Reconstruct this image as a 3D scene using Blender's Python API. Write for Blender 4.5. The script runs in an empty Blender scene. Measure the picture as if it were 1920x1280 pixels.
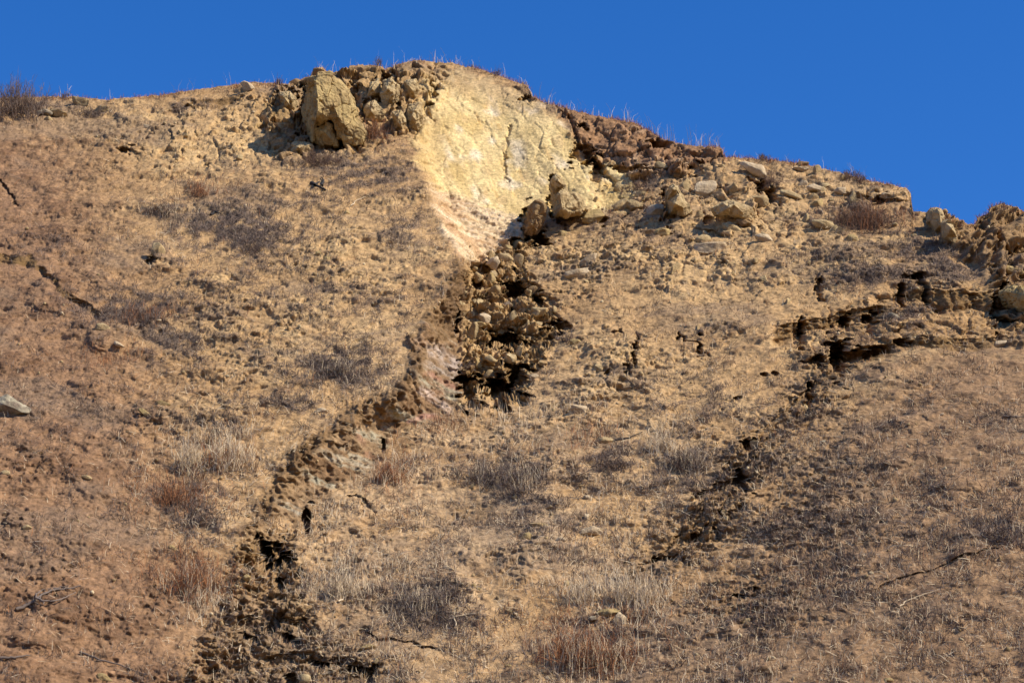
import bpy, math
import numpy as np
from mathutils import Vector

scene = bpy.context.scene
C = scene.collection
R = math.radians
rng = np.random.default_rng(7)

# ------------------------------------------------------------------ camera
FOV, PITCH, CAMZ = 24.0, 20.0, 1.6
cam_d = bpy.data.cameras.new('camera'); cam = bpy.data.objects.new('camera', cam_d); C.objects.link(cam)
cam_d.sensor_width = 36.0; cam_d.lens = 18.0 / math.tan(R(FOV / 2)); cam_d.clip_start = 0.5; cam_d.clip_end = 3000
cam.location = (0, 0, CAMZ); cam.rotation_euler = (R(90 + PITCH), 0, 0)
cam_d.dof.use_dof = True; cam_d.dof.focus_distance = 84.0; cam_d.dof.aperture_fstop = 1.8
scene.camera = cam
# ------------------------------------------------------------------ sky and sun
SUN_AZ, SUN_EL = 68.0, 43.0          # azimuth to the right of "behind the camera"
to_sun = Vector((math.sin(R(SUN_AZ)) * math.cos(R(SUN_EL)), -math.cos(R(SUN_AZ)) * math.cos(R(SUN_EL)), math.sin(R(SUN_EL))))
world = bpy.data.worlds.new('World'); scene.world = world; world.use_nodes = True
nt = world.node_tree; bg = nt.nodes['Background']
sky = nt.nodes.new('ShaderNodeTexSky'); sky.sky_type = 'NISHITA'; sky.sun_disc = False
sky.sun_elevation = R(SUN_EL); sky.sun_rotation = math.atan2(to_sun.x, to_sun.y)
sky.altitude = 900; sky.air_density = 1.0; sky.dust_density = 0.25; sky.ozone_density = 4.0
hs = nt.nodes.new('ShaderNodeHueSaturation'); hs.inputs['Saturation'].default_value = 1.3; hs.inputs['Value'].default_value = 1.25
nt.links.new(sky.outputs[0], hs.inputs['Color']); cm = nt.nodes.new('ShaderNodeMix'); cm.data_type = 'RGBA'; cm.blend_type = 'MULTIPLY'; cm.inputs[0].default_value = 1; cm.inputs[7].default_value = (.72, .75, .97, 1)
nt.links.new(hs.outputs[0], cm.inputs[6]); nt.links.new(cm.outputs[2], bg.inputs[0]); bg.inputs[1].default_value = 0.11
sun_d = bpy.data.lights.new('sun', 'SUN'); sun_d.energy = 5.0; sun_d.angle = R(0.5); sun_d.color = (1.0, 0.92, 0.80)
sun = bpy.data.objects.new('sun', sun_d); C.objects.link(sun)
sun.rotation_euler = to_sun.to_track_quat('Z', 'Y').to_euler(); sun.location = to_sun * 60
scene.view_settings.view_transform = 'Standard'; scene.view_settings.look = 'None'
scene.view_settings.exposure = 0.40; scene.view_settings.gamma = 1.0

# ------------------------------------------------------------------ numeric helpers
f32 = np.float32
def sstep(a, b, x):
    t = np.clip((x - a) / (b - a), 0, 1); return t * t * (3 - 2 * t)
def hash3(i, j, k, s=0):
    h = (i.astype(np.int64) * 374761393 + j.astype(np.int64) * 668265263 + k.astype(np.int64) * 2147483647 + s * 974634777) & 0xffffffff
    h = ((h ^ (h >> 13)) * 1274126177) & 0xffffffff
    h = (h ^ (h >> 16)) & 0xffffffff
    h = (h * 2246822519) & 0xffffffff
    return (h ^ (h >> 15)) & 0xffffff
def noise(P, scale, seed=0):
    """gradient noise, about -1..1; P (n,3); scale = feature size in metres (scalar or 3)"""
    Q = P / np.asarray(scale, dtype=float) + 37.13
    I = np.floor(Q).astype(np.int64); F = (Q - I).astype(f32)
    W = F * F * F * (F * (F * 6 - 15) + 10)
    out = np.zeros(len(P), f32)
    for dx in (0, 1):
        for dy in (0, 1):
            for dz in (0, 1):
                h = hash3(I[:, 0] + dx, I[:, 1] + dy, I[:, 2] + dz, seed)
                gx = (h & 255).astype(f32) / 127.5 - 1; gy = ((h >> 8) & 255).astype(f32) / 127.5 - 1; gz = ((h >> 16) & 255).astype(f32) / 127.5 - 1
                w = (W[:, 0] if dx else 1 - W[:, 0]) * (W[:, 1] if dy else 1 - W[:, 1]) * (W[:, 2] if dz else 1 - W[:, 2])
                out += w * (gx * (F[:, 0] - dx) + gy * (F[:, 1] - dy) + gz * (F[:, 2] - dz))
    return out * 1.6
def fbm(P, scale, oct=4, seed=0, gain=0.5):
    o = 0; a = 1.0; s = np.asarray(scale, dtype=float); t = 0
    for k in range(oct):
        o = o + a * noise(P, s, seed + k * 17); t += a; a *= gain; s = s / 2.03
    return o / t * 1.5
def worley(P, scale, seed=0):
    """F1, F2 and a random value of the nearest cell"""
    Q = P / np.asarray(scale, dtype=float) + 11.7
    I = np.floor(Q).astype(np.int64); F = (Q - I).astype(f32)
    f1 = np.full(len(P), 9.0, f32); f2 = f1.copy(); cid = np.zeros(len(P), f32)
    for dx in (-1, 0, 1):
        for dy in (-1, 0, 1):
            for dz in (-1, 0, 1):
                h = hash3(I[:, 0] + dx, I[:, 1] + dy, I[:, 2] + dz, seed)
                px = dx + (h & 255) / f32(255) - F[:, 0]; py = dy + ((h >> 8) & 255) / f32(255) - F[:, 1]; pz = dz + ((h >> 16) & 255) / f32(255) - F[:, 2]
                d = np.sqrt(px * px + py * py + pz * pz)
                n = d < f1
                f2 = np.where(n, f1, np.minimum(f2, d)); f1 = np.where(n, d, f1)
                cid = np.where(n, ((h >> 4) & 1023) / f32(1023), cid)
    return f1, f2, cid
def chips(P, scale, seed=0):
    """broken-earth relief: every cell a plane of its own height and tilt (about -1..1), and the distance to the joint"""
    Q = P / np.asarray(scale, dtype=float) + 5.3
    I = np.floor(Q).astype(np.int64); F = (Q - I).astype(f32)
    f1 = np.full(len(P), 9.0, f32); f2 = f1.copy(); val = np.zeros(len(P), f32); cid = np.zeros(len(P), f32)
    for dx in (-1, 0, 1):
        for dy in (-1, 0, 1):
            for dz in (-1, 0, 1):
                h = hash3(I[:, 0] + dx, I[:, 1] + dy, I[:, 2] + dz, seed)
                px = dx + (h & 255) / f32(255) - F[:, 0]; py = dy + ((h >> 8) & 255) / f32(255) - F[:, 1]; pz = dz + ((h >> 16) & 255) / f32(255) - F[:, 2]
                d = np.sqrt(px * px + py * py + pz * pz); n = d < f1
                f2 = np.where(n, f1, np.minimum(f2, d)); f1 = np.where(n, d, f1)
                g = (h * 40503) & 0xffffffff
                t = px * ((g & 255) / f32(127.5) - 1) + py * (((g >> 8) & 255) / f32(127.5) - 1) + pz * (((g >> 16) & 255) / f32(127.5) - 1)
                c = ((h >> 4) & 1023) / f32(1023)
                val = np.where(n, (c - .5) * 1.1 + t * 1.1, val); cid = np.where(n, c, cid)
    return val, f2 - f1, cid
def pdist(u, v, pts):
    """distance to an open polyline, and side (positive = right of travel)"""
    best = np.full(u.shape, 1e9, f32); side = np.zeros(u.shape, f32)
    for (a, b), (c, d) in zip(pts[:-1], pts[1:]):
        ex, ey = c - a, d - b; L = ex * ex + ey * ey + 1e-6
        t = np.clip(((u - a) * ex + (v - b) * ey) / L, 0, 1)
        dx = u - a - t * ex; dy = v - b - t * ey
        q = dx * dx + dy * dy
        n = q < best; best = np.where(n, q, best); side = np.where(n, np.sign(ex * dy - ey * dx), side)
    return np.sqrt(best), side
def inpoly(u, v, pts):
    ins = np.zeros(u.shape, bool); n = len(pts)
    for i in range(n):
        x1, y1 = pts[i]; x2, y2 = pts[(i + 1) % n]
        c = ((y1 > v) != (y2 > v)) & (u < (x2 - x1) * (v - y1) / (y2 - y1 + 1e-9) + x1)
        ins ^= c
    return ins
def region(u, v, pts, soft):
    """1 inside a polygon, 0 outside, soft edge"""
    d, _ = pdist(u, v, list(pts) + [pts[0]])
    s = np.where(inpoly(u, v, pts), d, -d)
    return sstep(-soft, soft, s)
def blobs(u, v, lst):
    o = np.zeros(u.shape, f32)
    for (cx, cy, rx, ry, a) in lst:
        o = np.maximum(o, a * np.exp(-((u - cx) / rx) ** 2 - ((v - cy) / ry) ** 2))
    return o
def kreg(u, v, pts, sig):
    num = np.zeros(u.shape); den = np.full(u.shape, 1e-9)
    for (a, b, z) in pts:
        w = np.exp(-((u - a) ** 2 + (v - b) ** 2) / (2 * sig * sig)) + 1e-7 / (1 + ((u - a) ** 2 + (v - b) ** 2) / 4e4) ** 2
        num += w * z; den += w
    return num / den

# ------------------------------------------------------------------ the map of the hillside
# survey coordinates (u, v): bearings taken from the foot of the hill, 1920 x 1280 units over the view
K = math.tan(R(FOV / 2)) / 960.0
cp, sp = math.cos(R(PITCH)), math.sin(R(PITCH))
DV = np.array([0.0, math.cos(R(20)), math.sin(R(20))])            # one fixed direction into the hill
Y0, Z0, Y1, Z1 = 60.0, 14.4, 100.0, 51.3                           # mean slope of the hill
SL = (Z1 - Z0) / (Y1 - Y0)
def ray(u, v):
    a = (u - 960) * K; b = (640 - v) * K
    return a, cp - b * sp, sp + b * cp
def base(u, v):
    a, dy, dz = ray(u, v)
    t = (Z0 - SL * Y0 - CAMZ) / (dz - SL * dy)
    t = np.clip(t, 20, 200)
    return np.stack([a * t, dy * t, CAMZ + dz * t], -1)
def proj(P):
    x, y, z = P[..., 0], P[..., 1], P[..., 2] - CAMZ
    f = y * cp + z * sp; h = -y * sp + z * cp
    return 960 + x / f / K, 640 - h / f / K

CREST = [(-400, 215), (-200, 200), (0, 184), (100, 181), (200, 185), (300, 178), (400, 164), (470, 156), (540, 158), (556, 151), (582, 147), (590, 131), (606, 128),
         (614, 138), (650, 136), (656, 126), (695, 123), (722, 130), (760, 118), (800, 113), (850, 117), (900, 127), (950, 144), (990, 158), (998, 176), (1020, 188),
         (1060, 200), (1120, 214), (1190, 227), (1215, 240), (1240, 256), (1290, 270), (1340, 274), (1355, 277), (1359, 292), (1400, 296), (1450, 300), (1500, 305), (1545, 316),
         (1600, 330), (1640, 341), (1698, 352), (1707, 360), (1711, 396), (1735, 401), (1743, 391), (1760, 391), (1770, 402), (1790, 412), (1810, 420), (1825, 425),
         (1832, 408), (1848, 404), (1856, 388), (1875, 382), (1900, 391), (1930, 402), (2100, 450), (2400, 520)]
CU = np.array([c[0] for c in CREST], float); CVv = np.array([c[1] for c in CREST], float)
def crest_v(u): return np.interp(u, CU, CVv)

# head and side edge of the landslide scar: L = edge on the unbroken slope, RF = foot of the broken face
L = [(792, 60), (782, 170), (776, 250), (788, 330), (812, 400), (862, 470), (858, 515), (828, 560), (788, 600), (790, 628), (768, 632), (770, 690), (728, 738), (650, 768), (600, 808), (556, 850),
     (505, 905), (478, 960), (450, 1020), (440, 1100), (400, 1190), (330, 1300), (250, 1500)]
RF = [(1366, 200), (1362, 290), (1300, 330), (1200, 345), (1150, 372), (1080, 398), (1000, 404), (968, 455), (905, 490), (868, 530), (872, 640), (856, 730), (850, 765), (790, 800), (730, 815), (715, 870),
      (650, 905), (600, 925), (575, 985), (545, 1060), (520, 1120), (450, 1210), (390, 1320), (300, 1500)]
IN = [(800, 200, -.3), (850, 200, -1.0), (880, 140, -.2), (950, 200, -1.6), (950, 300, -3.4), (850, 320, -2.7), (1000, 380, -4.7), (1100, 300, -3.0), (1150, 335, -3.3),
      (1050, 240, -1.2), (1250, 305, -1.0), (900, 420, -4.0), (950, 440, -4.5), (1000, 180, .1), (1100, 212, .1), (1200, 235, .1), (1340, 280, .1), (1300, 340, -1.0),
      (1060, 390, -4.4), (1110, 420, -3.6), (1200, 400, -2.4), (1300, 450, -2.0), (1200, 500, -2.4), (1000, 480, -3.8), (1000, 560, -3.5), (900, 600, -3.7), (900, 740, -3.0), (1100, 650, -1.8), (1300, 600, -1.3),
      (1420, 400, -.9), (1500, 450, -.8), (1500, 340, -.2), (1650, 450, 0), (1640, 350, 0), (1820, 430, .2), (1910, 400, .5), (1900, 520, .3), (900, 800, -3.0), (800, 850, -3.1), (720, 920, -2.9), (650, 965, -2.5), (870, 900, -1.9), (780, 990, -1.6), (700, 1060, -1.0),
      (1000, 900, -1.2), (600, 1010, -2.0), (560, 1070, -1.6), (800, 1100, -.6), (620, 1200, -.4), (1000, 1200, -.4), (1150, 1000, -1.1), (1300, 900, -.9), (1300, 1200, .2), (1450, 800, -.2), (1500, 700, 0.), (1600, 900, 1.2),
      (1700, 750, 1.2), (1900, 800, 2.6), (1900, 660, 1.4), (1900, 1000, 3.4), (1900, 1270, 4.2), (1600, 1250, 2.2), (1750, 1100, 2.6), (2200, 1000, 5), (1000, 1450, 0), (1700, 1450, 2)]
OUT = [(0, 200, .2), (0, 330, -.2), (100, 430, -.7), (200, 300, -.5), (300, 420, -.2), (420, 220, .1), (600, 200, .5), (640, 260, .5), (600, 330, .0), (700, 300, .0), (700, 420, .1), (780, 500, .3), (760, 640, .5), (500, 500, 0),
       (700, 600, .4), (500, 640, .3), (640, 760, .3), (300, 700, -.7), (420, 720, -.2), (200, 560, -.3), (100, 560, .2), (0, 560, .7), (0, 700, 1.0), (150, 700, .3), (0, 1000, 1.8), (150, 900, .8), (300, 900, -.5), (400, 960, -.6), (0, 1270, 2.8), (160, 1200, 1.3),
       (250, 1270, .4), (340, 1100, -.6), (420, 1200, -.7), (150, 1000, .7), (480, 840, 0), (720, 200, .3), (-200, 800, 2.2), (-200, 1200, 3.4), (300, 1450, 0)]
# dark openings and pits  (u, v, ru, rv, depth)
HOLES = [(569, 205, 9, 36, .9), (1037, 374, 6, 30, .9), (1248, 380, 4, 20, .7), (686, 212, 5, 22, .6), (747, 205, 4, 24, .6), (985, 415, 5, 22, .7), (640, 190, 3, 14, .3), (808, 170, 4, 16, .5), (660, 170, 5, 16, .6), (520, 195, 4, 14, .5),(962, 548, 14, 20, 2.0), (945, 640, 20, 11, 1.7), (1048, 612, 15, 9, 1.1), (1010, 570, 9, 12, 1.0), (876, 730, 16, 22, 2.0), (934, 738, 19, 24, 2.4), (972, 712, 15, 16, 1.6), (960, 690, 10, 8, 1.1),
         (496, 1045, 9, 24, 1.6), (536, 1050, 13, 14, 1.7), (520, 1030, 8, 10, 1.), (522, 1092, 8, 8, 1.), (1576, 672, 15, 24, 2.2), (1390, 902, 11, 16, 1.8), (1408, 838, 10, 10, 1.2), (1352, 966, 5, 5, .9), (1314, 930, 9, 6, .9),
         (573, 975, 7, 18, 1.4), (1190, 664, 3, 18, .8), (1313, 652, 2.5, 11, .7), (1277, 632, 4, 3, .5), (1505, 618, 4, 26, 1.6), (1884, 570, 13, 26, 1.8), (1912, 590, 12, 8, 1.3), (1592, 605, 7, 11, 1.4), (1633, 604, 10, 13, 1.5),
         (632, 248, 7, 24, 1.6), (1050, 384, 6, 26, 1.1), (1012, 448, 13, 11, 1.5), (968, 458, 8, 9, 1.3), (1258, 388, 5, 22, .9), (1240, 266, 16, 7, .9), (1095, 232, 6, 5, .7), (1062, 208, 4, 3, .5), (1093, 288, 14, 14, .9), (1120, 320, 8, 16, .9),
         (1180, 315, 22, 6, .6), (1430, 350, 6, 10, .8), (1446, 366, 8, 12, 1.1), (1650, 372, 12, 5, .6), (1741, 552, 6, 14, 1.6), (1729, 522, 12, 8, 1.2), (1691, 548, 7, 14, 1.5), (851, 608, 4, 13, 1.0), (897, 532, 7, 6, 1.0), (912, 500, 8, 5, .8),
         (540, 1197, 12, 10, 1.1), (600, 1250, 15, 7, 1.), (656, 1262, 18, 8, 1.1), (545, 1272, 10, 10, 1.), (508, 1180, 9, 8, .8), (470, 1200, 12, 5, .7), (696, 1270, 8, 10, .9), (1696, 640, 8, 10, 1.1), (1640, 660, 10, 9, .9), (1535, 678, 12, 8, .9),
         (232, 283, 10, 5, .6), (285, 480, 5, 11, .6), (545, 178, 10, 8, .6), (722, 160, 8, 18, .8), (745, 180, 6, 14, .7), (990, 180, 12, 5, .6), (1302, 315, 9, 9, .6), (1325, 408, 6, 6, .6), (1130, 410, 6, 8, .6), (1160, 625, 5, 4, .5),
         (1137, 702, 4, 5, .5), (1178, 698, 4, 7, .6), (1836, 420, 6, 10, .7), (1865, 455, 5, 8, .8), (1890, 510, 8, 6, .7), (1898, 478, 8, 7, .7), (1540, 540, 5, 12, .8), (1452, 692, 5, 4, .5), (1436, 700, 5, 3, .4), (1385, 745, 5, 3, .4),
         (1520, 740, 5, 14, .7), (1365, 880, 9, 6, .8), (1232, 1048, 5, 5, .6), (718, 835, 3, 10, .6), (1380, 1120, 12, 5, .6), (1415, 1105, 8, 5, .6), (1300, 1010, 6, 6, .5), (1340, 1000, 8, 8, .5)]
CRACKS = [([(655, 932), (675, 934), (690, 946), (704, 960)], 3.2, .7), ([(675, 1182), (705, 1196), (740, 1204), (770, 1202), (790, 1212), (822, 1218)], 2.4, .5), ([(0, 343), (18, 360), (30, 382)], 2.4, .5),
          ([(1560, 660), (1540, 700), (1500, 748), (1440, 800), (1408, 850), (1390, 900), (1350, 960), (1310, 1000), (1270, 1040), (1200, 1060)], 3.2, .38), ([(1545, 690), (1490, 770), (1430, 830), (1400, 880), (1360, 930), (1300, 985)], 2.4, .3), ([(1360, 880), (1330, 925), (1310, 960), (1280, 985), (1240, 1045)], 2.6, .35), ([(1520, 720), (1530, 750), (1505, 780)], 5, .7), ([(1860, 1030), (1800, 1045), (1720, 1075), (1640, 1105)], 2.2, .35),
          ([(1196, 625), (1192, 655), (1180, 690), (1172, 706)], 2.2, .45), ([(1272, 622), (1290, 634), (1312, 640), (1318, 655), (1334, 664)], 1.8, .5), ([(1400, 335), (1425, 345), (1440, 362), (1462, 380)], 4, .7),
          ([(1070, 215), (1080, 250), (1085, 275), (1105, 290), (1130, 320), (1150, 345)], 4, .6), ([(850, 560), (853, 600), (858, 640)], 3, .5), ([(955, 235), (945, 300), (948, 340)], 3, .25), ([(798, 195), (806, 215), (812, 230)], 3, .4),
          ([(580, 180), (572, 215), (590, 240)], 5, .5), ([(656, 205), (665, 235), (680, 250)], 3, .4), ([(1530, 520), (1538, 560)], 3, .6), ([(1555, 570), (1562, 600)], 3, .5), ([(1880, 540), (1890, 580), (1915, 596)], 4, .8)]
# ledges: the ground steps back below the line   (polyline, depth, recovery height)
LEDGES = [([(1680, 545), (1700, 512), (1730, 515), (1745, 545), (1790, 548), (1880, 545), (1930, 540)], 1.9, 44), ([(1440, 612), (1500, 600), (1560, 592), (1600, 575), (1680, 572)], 1.5, 38), ([(1560, 662), (1600, 655), (1660, 640), (1730, 632), (1800, 632), (1880, 628), (1990, 620)], 1.5, 26),
          ([(1555, 662), (1600, 656), (1690, 640)], 1.2, 34), ([(1240, 262), (1290, 276), (1352, 284)], 1.0, 20), ([(940, 148), (975, 162), (996, 178)], .5, 12), ([(300, 210), (380, 190), (460, 175)], .5, 18), ([(856, 692), (880, 686), (930, 692), (985, 684)], 2.6, 62), ([(1180, 330), (1240, 320), (1300, 326)], .8, 16),
          ([(230, 275), (280, 290)], .4, 10), ([(1560, 350), (1620, 365), (1700, 372)], .6, 12), ([(500, 270), (560, 275), (600, 290)], .5, 14), ([(-50, 470), (60, 480), (120, 540), (200, 590)], .5, 20), ([(1280, 410), (1340, 430), (1380, 442)], .4, 10),
          ([(440, 1030), (490, 1015), (550, 1020)], 1.2, 40), ([(870, 560), (930, 545), (1000, 535), (1040, 560)], 1.2, 34), ([(880, 630), (940, 618), (1010, 625), (1060, 600)], 1.2, 34), ([(1290, 930), (1350, 905), (1400, 880)], .8, 22), ([(1330, 990), (1380, 950), (1420, 940)], .5, 14), ([(430, 1160), (500, 1150), (590, 1160)], .8, 22), ([(480, 1230), (560, 1220), (700, 1240)], .8, 22),
          ([(960, 455), (1010, 445), (1040, 440)], .6, 12), ([(590, 1270), (640, 1255), (700, 1262)], .8, 20)]
# rounded ribs and lumps that belong to the ground (u, v, ru, rv, height)
BUMPS = [(1092, 380, 30, 30, .8), (735, 175, 16, 30, .7), (690, 175, 14, 26, .5), (760, 160, 16, 30, .6), (815, 175, 18, 34, .6), (660, 230, 18, 34, .6),
         (1755, 405, 12, 18, .9), (1775, 430, 10, 26, .7), (1845, 460, 9, 44, .8), (1872, 500, 9, 30, .8), (1895, 440, 26, 30, .7), (1905, 560, 26, 22, 1.1), (1852, 420, 8, 22, .7), (1820, 450, 12, 20, .4), (1905, 500, 12, 20, .5),
         (1380, 398, 34, 20, .6), (470, 165, 22, 14, .4), (530, 190, 18, 26, .5), (205, 630, 36, 22, .5), (105, 555, 40, 26, .5), (300, 270, 50, 30, .3), (880, 715, 24, 24, .6), (945, 700, 10, 28, .8), (988, 600, 26, 40, .5), (920, 590, 26, 30, .6), (910, 665, 30, 20, .6),
         (300, 475, 14, 14, .4), (940, 500, 28, 16, .5), (90, 1170, 60, 36, .5), (250, 215, 26, 14, .35), (1365, 325, 40, 22, .5), (1560, 350, 30, 12, .35), (1680, 360, 30, 12, .4)]
def warp(u, v, Q, amt=1.0):
    n1 = noise(Q, 1.6, 101) * 9 + noise(Q, .62, 102) * 5.5 + noise(Q, .28, 103) * 2.8
    n2 = noise(Q, 1.6, 111) * 9 + noise(Q, .62, 112) * 5.5 + noise(Q, .28, 113) * 2.8
    return u + n1 * amt, v + n2 * amt * .8
def scar_mask(u, v):
    dl, sl = pdist(u, v, L); dr, sr = pdist(u, v, RF)
    t = dl / (dl + dr + 1e-6)
    inside = sl < 0                                   # L runs downwards: the scar lies on its left hand (larger u)
    t = np.where(inside, t, 0.0)
    t = np.where(inside & (sr < 0), 1.0, t)
    return t.astype(f32), (dl * np.where(inside, 1, -1)).astype(f32), (dr * np.where(sr < 0, 1, -1)).astype(f32)
def macro(u, v, uw, vw):
    k_ = .35 + .5 * sstep(520, 420, v); t, dl, dr = scar_mask(u + (uw - u) * k_, v + (vw - v) * k_)
    w_ = np.maximum(sstep(1000, 1200, v), sstep(1120, 1320, u) * sstep(600, 800, v)) * .999
    di = kreg(u, v, IN, 62.0) * (1 - w_) + kreg(u, v, IN, 150.0) * w_; do = kreg(u, v, OUT, 105.0)
    below = sstep(420, 520, v)                         # lower down the broken face ramps from edge to foot
    m = np.where(t >= 1, 1.0, sstep(0.0, 1.0, t * 1.15))
    up = sstep(0, 34, dl)
    m = m * below + (1 - below) * up
    m *= 1 - .0 * v
    return do * (1 - m) + di * m, t, dl, dr

# ------------------------------------------------------------------ the hillside mesh
STEP = 1.7
us = np.arange(-190, 2110 + STEP, STEP); NU = len(us)
VB = 1420.0; NV = int((VB - 130) / (STEP * .97))
cu = crest_v(us) + 1.8 * noise(np.stack([us, us * 0, us * 0], -1), 14, 5) + 1.4 * noise(np.stack([us, us * 0, us * 0], -1), 6, 6) + .9 * noise(np.stack([us, us * 0, us * 0], -1), 2.9, 8)
ker = np.exp(-np.linspace(-2.5, 2.5, 121) ** 2 / 2); ker /= ker.sum()
cs = np.convolve(np.pad(cu, 60, mode='edge'), ker, mode='valid') + 95       # rows are even up to here, then close up on the crest
NB = int(95 / (STEP * .97)); NA = NV - NB
U = np.broadcast_to(us[None, :], (NV, NU)).ravel().copy()
VG = np.concatenate([VB + (cs[None, :] - VB) * np.linspace(0, 1, NA, endpoint=False)[:, None], cs[None, :] + (cu - cs)[None, :] * np.linspace(0, 1, NB)[:, None]])
V = VG.ravel()
B = base(U, V)
uw, vw = warp(U, V, B)
d0, _, _, _ = macro(U, V, uw, vw)
# where this displaced point is really seen: look the map up there
P1 = B - DV * (-d0)[:, None] * -1.0
P1 = B - DV[None, :] * d0[:, None]
u1, v1 = proj(P1)
du, dv = np.clip(u1 - U, -30, 30), np.clip(v1 - V, -30, 30)
U2, V2 = U + du, V + dv
keep = sstep(0, 60, V - np.broadcast_to(cu[None, :], (NV, NU)).ravel())
U2 = U + du * keep; V2 = V + dv * keep
uw, vw = warp(U2, V2, B)
dm, T, DL, DR = macro(U2, V2, uw, vw)
Pm = B - DV[None, :] * dm[:, None]
# crest fade: coarse features do not push the skyline about
top = (V - np.broadcast_to(cu[None, :], (NV, NU)).ravel())
cf = sstep(0, 14, top)
# holes, cracks, ledges, lumps (along the fixed direction into the hill)
dd = np.zeros(len(U), f32)
rh = 6 * noise(B, .5, 143) + 4 * noise(B, .22, 144); rh2 = 6 * noise(B, .5, 145) + 4 * noise(B, .22, 146)
vh = (V2 * .5 + vw * .5) + rh * .7; uh = (U2 * .5 + uw * .5) + rh2 * .7
dk = np.zeros(len(U), f32)
for (a, b, ru, rv, dep) in HOLES:
    s = (np.abs(uh - a) < ru * 2.6) & (np.abs(vh - b) < rv * 2.6)
    q = ((uh[s] - a) / ru / 1.22) ** 2 + ((vh[s] - b) / rv / 1.22) ** 2
    q = q * (1 + 1.1 * np.clip(noise(B[s], .42, 151) + .7 * noise(B[s], .2, 152), -.7, 2))
    w = 1 - sstep(.7, 1.4, q)
    dd[s] -= dep * 1.2 * w; dk[s] = np.maximum(dk[s], w)
for (pts, w, dep) in CRACKS:
    x0 = min(p[0] for p in pts) - 30; x1 = max(p[0] for p in pts) + 30; y0 = min(p[1] for p in pts) - 30; y1 = max(p[1] for p in pts) + 30
    s = (U2 > x0) & (U2 < x1) & (V2 > y0) & (V2 < y1)
    q, _ = pdist(uh[s], vh[s], pts)
    g = (1 - sstep(.4, 1.3, q / w)) * (.55 + .45 * sstep(-.3, .3, noise(B[s], .9, 71)))
    dd[s] -= dep * g; dk[s] = np.maximum(dk[s], g * .8)
LM = np.zeros(len(U), f32)
for (pts, dep, rec) in LEDGES:
    dep = min(dep, rec * .031)
    xs = [p[0] for p in pts]; ys = [p[1] for p in pts]
    s = (U2 > xs[0] - 10) & (U2 < xs[-1] + 10)
    lv = np.interp(uh[s], xs, ys)
    dist = vh[s] - lv
    e = sstep(0, 30, uh[s] - xs[0]) * sstep(0, 30, xs[-1] - uh[s]) if xs[-1] < 1900 else sstep(0, 30, uh[s] - xs[0])
    rr = rec * (.8 + .5 * noise(B[s], (2.2, 9, 9), 82))
    g = np.where(dist < 0, 0, np.where(dist < rr, .16 + .84 * dist / rr, 1 - sstep(0, 12, dist - rr))) * sstep(-1, 1, dist) * e
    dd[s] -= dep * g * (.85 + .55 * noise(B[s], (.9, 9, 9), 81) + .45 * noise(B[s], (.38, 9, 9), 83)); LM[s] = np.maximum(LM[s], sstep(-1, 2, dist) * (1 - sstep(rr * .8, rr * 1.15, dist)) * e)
BM = np.zeros(len(U), f32)
for (a, b, ru, rv, h) in BUMPS:
    s = (np.abs(uh - a) < ru * 2) & (np.abs(vh - b) < rv * 2)
    q = ((uh[s] - a) / ru) ** 2 + ((vh[s] - b) / rv) ** 2
    g = np.sqrt(np.clip(1 - q, 0, 1)) * .45 + .55 * (1 - sstep(.0, 1.9, q))
    g = g if h > .55 else 1 - sstep(0, 2.4, q)
    dd[s] += h * g; BM[s] = np.maximum(BM[s], g)
RUB0 = [(866, 520), (895, 486), (950, 470), (985, 490), (1002, 522), (1036, 560), (1058, 615), (1020, 660), (1000, 705), (985, 752), (862, 762), (862, 700), (874, 640)]
su, sv = U2 + 2.0 * (uw - U2), V2 + 2.0 * (vw - V2)
pit = np.zeros(len(U), f32); s = (U2 > 780) & (U2 < 1130) & (V2 > 400) & (V2 < 830)
pit[s] = region(su[s], sv[s], RUB0, 5); dd -= .45 * pit
dd *= (.15 + .85 * cf)
Pm = Pm - DV[None, :] * dd[:, None]

def gridnormal(P):
    G = P.reshape(NV, NU, 3)
    a = np.gradient(G, axis=1); b = np.gradient(G, axis=0)
    n = np.cross(a, b); n /= np.linalg.norm(n, axis=-1, keepdims=True) + 1e-9
    return n
def smooth(A, k):
    for ax in (0, 1):
        pad = [(0, 0)] * A.ndim; pad[ax] = (k, k)
        Q = np.pad(A, pad, mode='edge'); cs = np.cumsum(Q, axis=ax)
        z = np.zeros_like(np.take(cs, [0], axis=ax)); cs = np.concatenate([z, cs], axis=ax)
        n = A.shape[ax]
        A = (np.take(cs, range(2 * k + 1, 2 * k + 1 + n), axis=ax) - np.take(cs, range(0, n), axis=ax)) / (2 * k + 1)
    return A
N = smooth(smooth(gridnormal(Pm), 6), 6); N /= np.linalg.norm(N, axis=-1, keepdims=True); N = N.reshape(-1, 3)

# ---- what the ground is made of (0..1 masks)
B = Pm.copy(); B[:, 1] = (B[:, 1] - 80) * .8 + 80
big = fbm(B, 7.0, 4, 201); mid = fbm(B, 2.2, 4, 202); fin = fbm(B, .55, 3, 203); vfin = noise(B, .16, 204)
SCARP = [(790, 150), (860, 128), (960, 160), (1000, 190), (1055, 205), (1062, 255), (1100, 310), (1120, 345), (1150, 360), (1190, 348), (1180, 395), (1060, 402), (1000, 402), (985, 420), (960, 440), (900, 400), (800, 345), (778, 250)]
rock = region(U2 + 1.7 * (uw - U2), V2 + 1.7 * (vw - V2), SCARP, 9)                       # clean pale sandstone face
LAM = [(800, 345), (900, 385), (985, 410), (968, 455), (900, 495), (862, 480), (828, 430)]
rock = np.maximum(rock, region(U2 + 1.7 * (uw - U2), V2 + 1.7 * (vw - V2), [(1125, 296), (1165, 306), (1195, 340), (1160, 372), (1110, 362)], 8))
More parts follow.
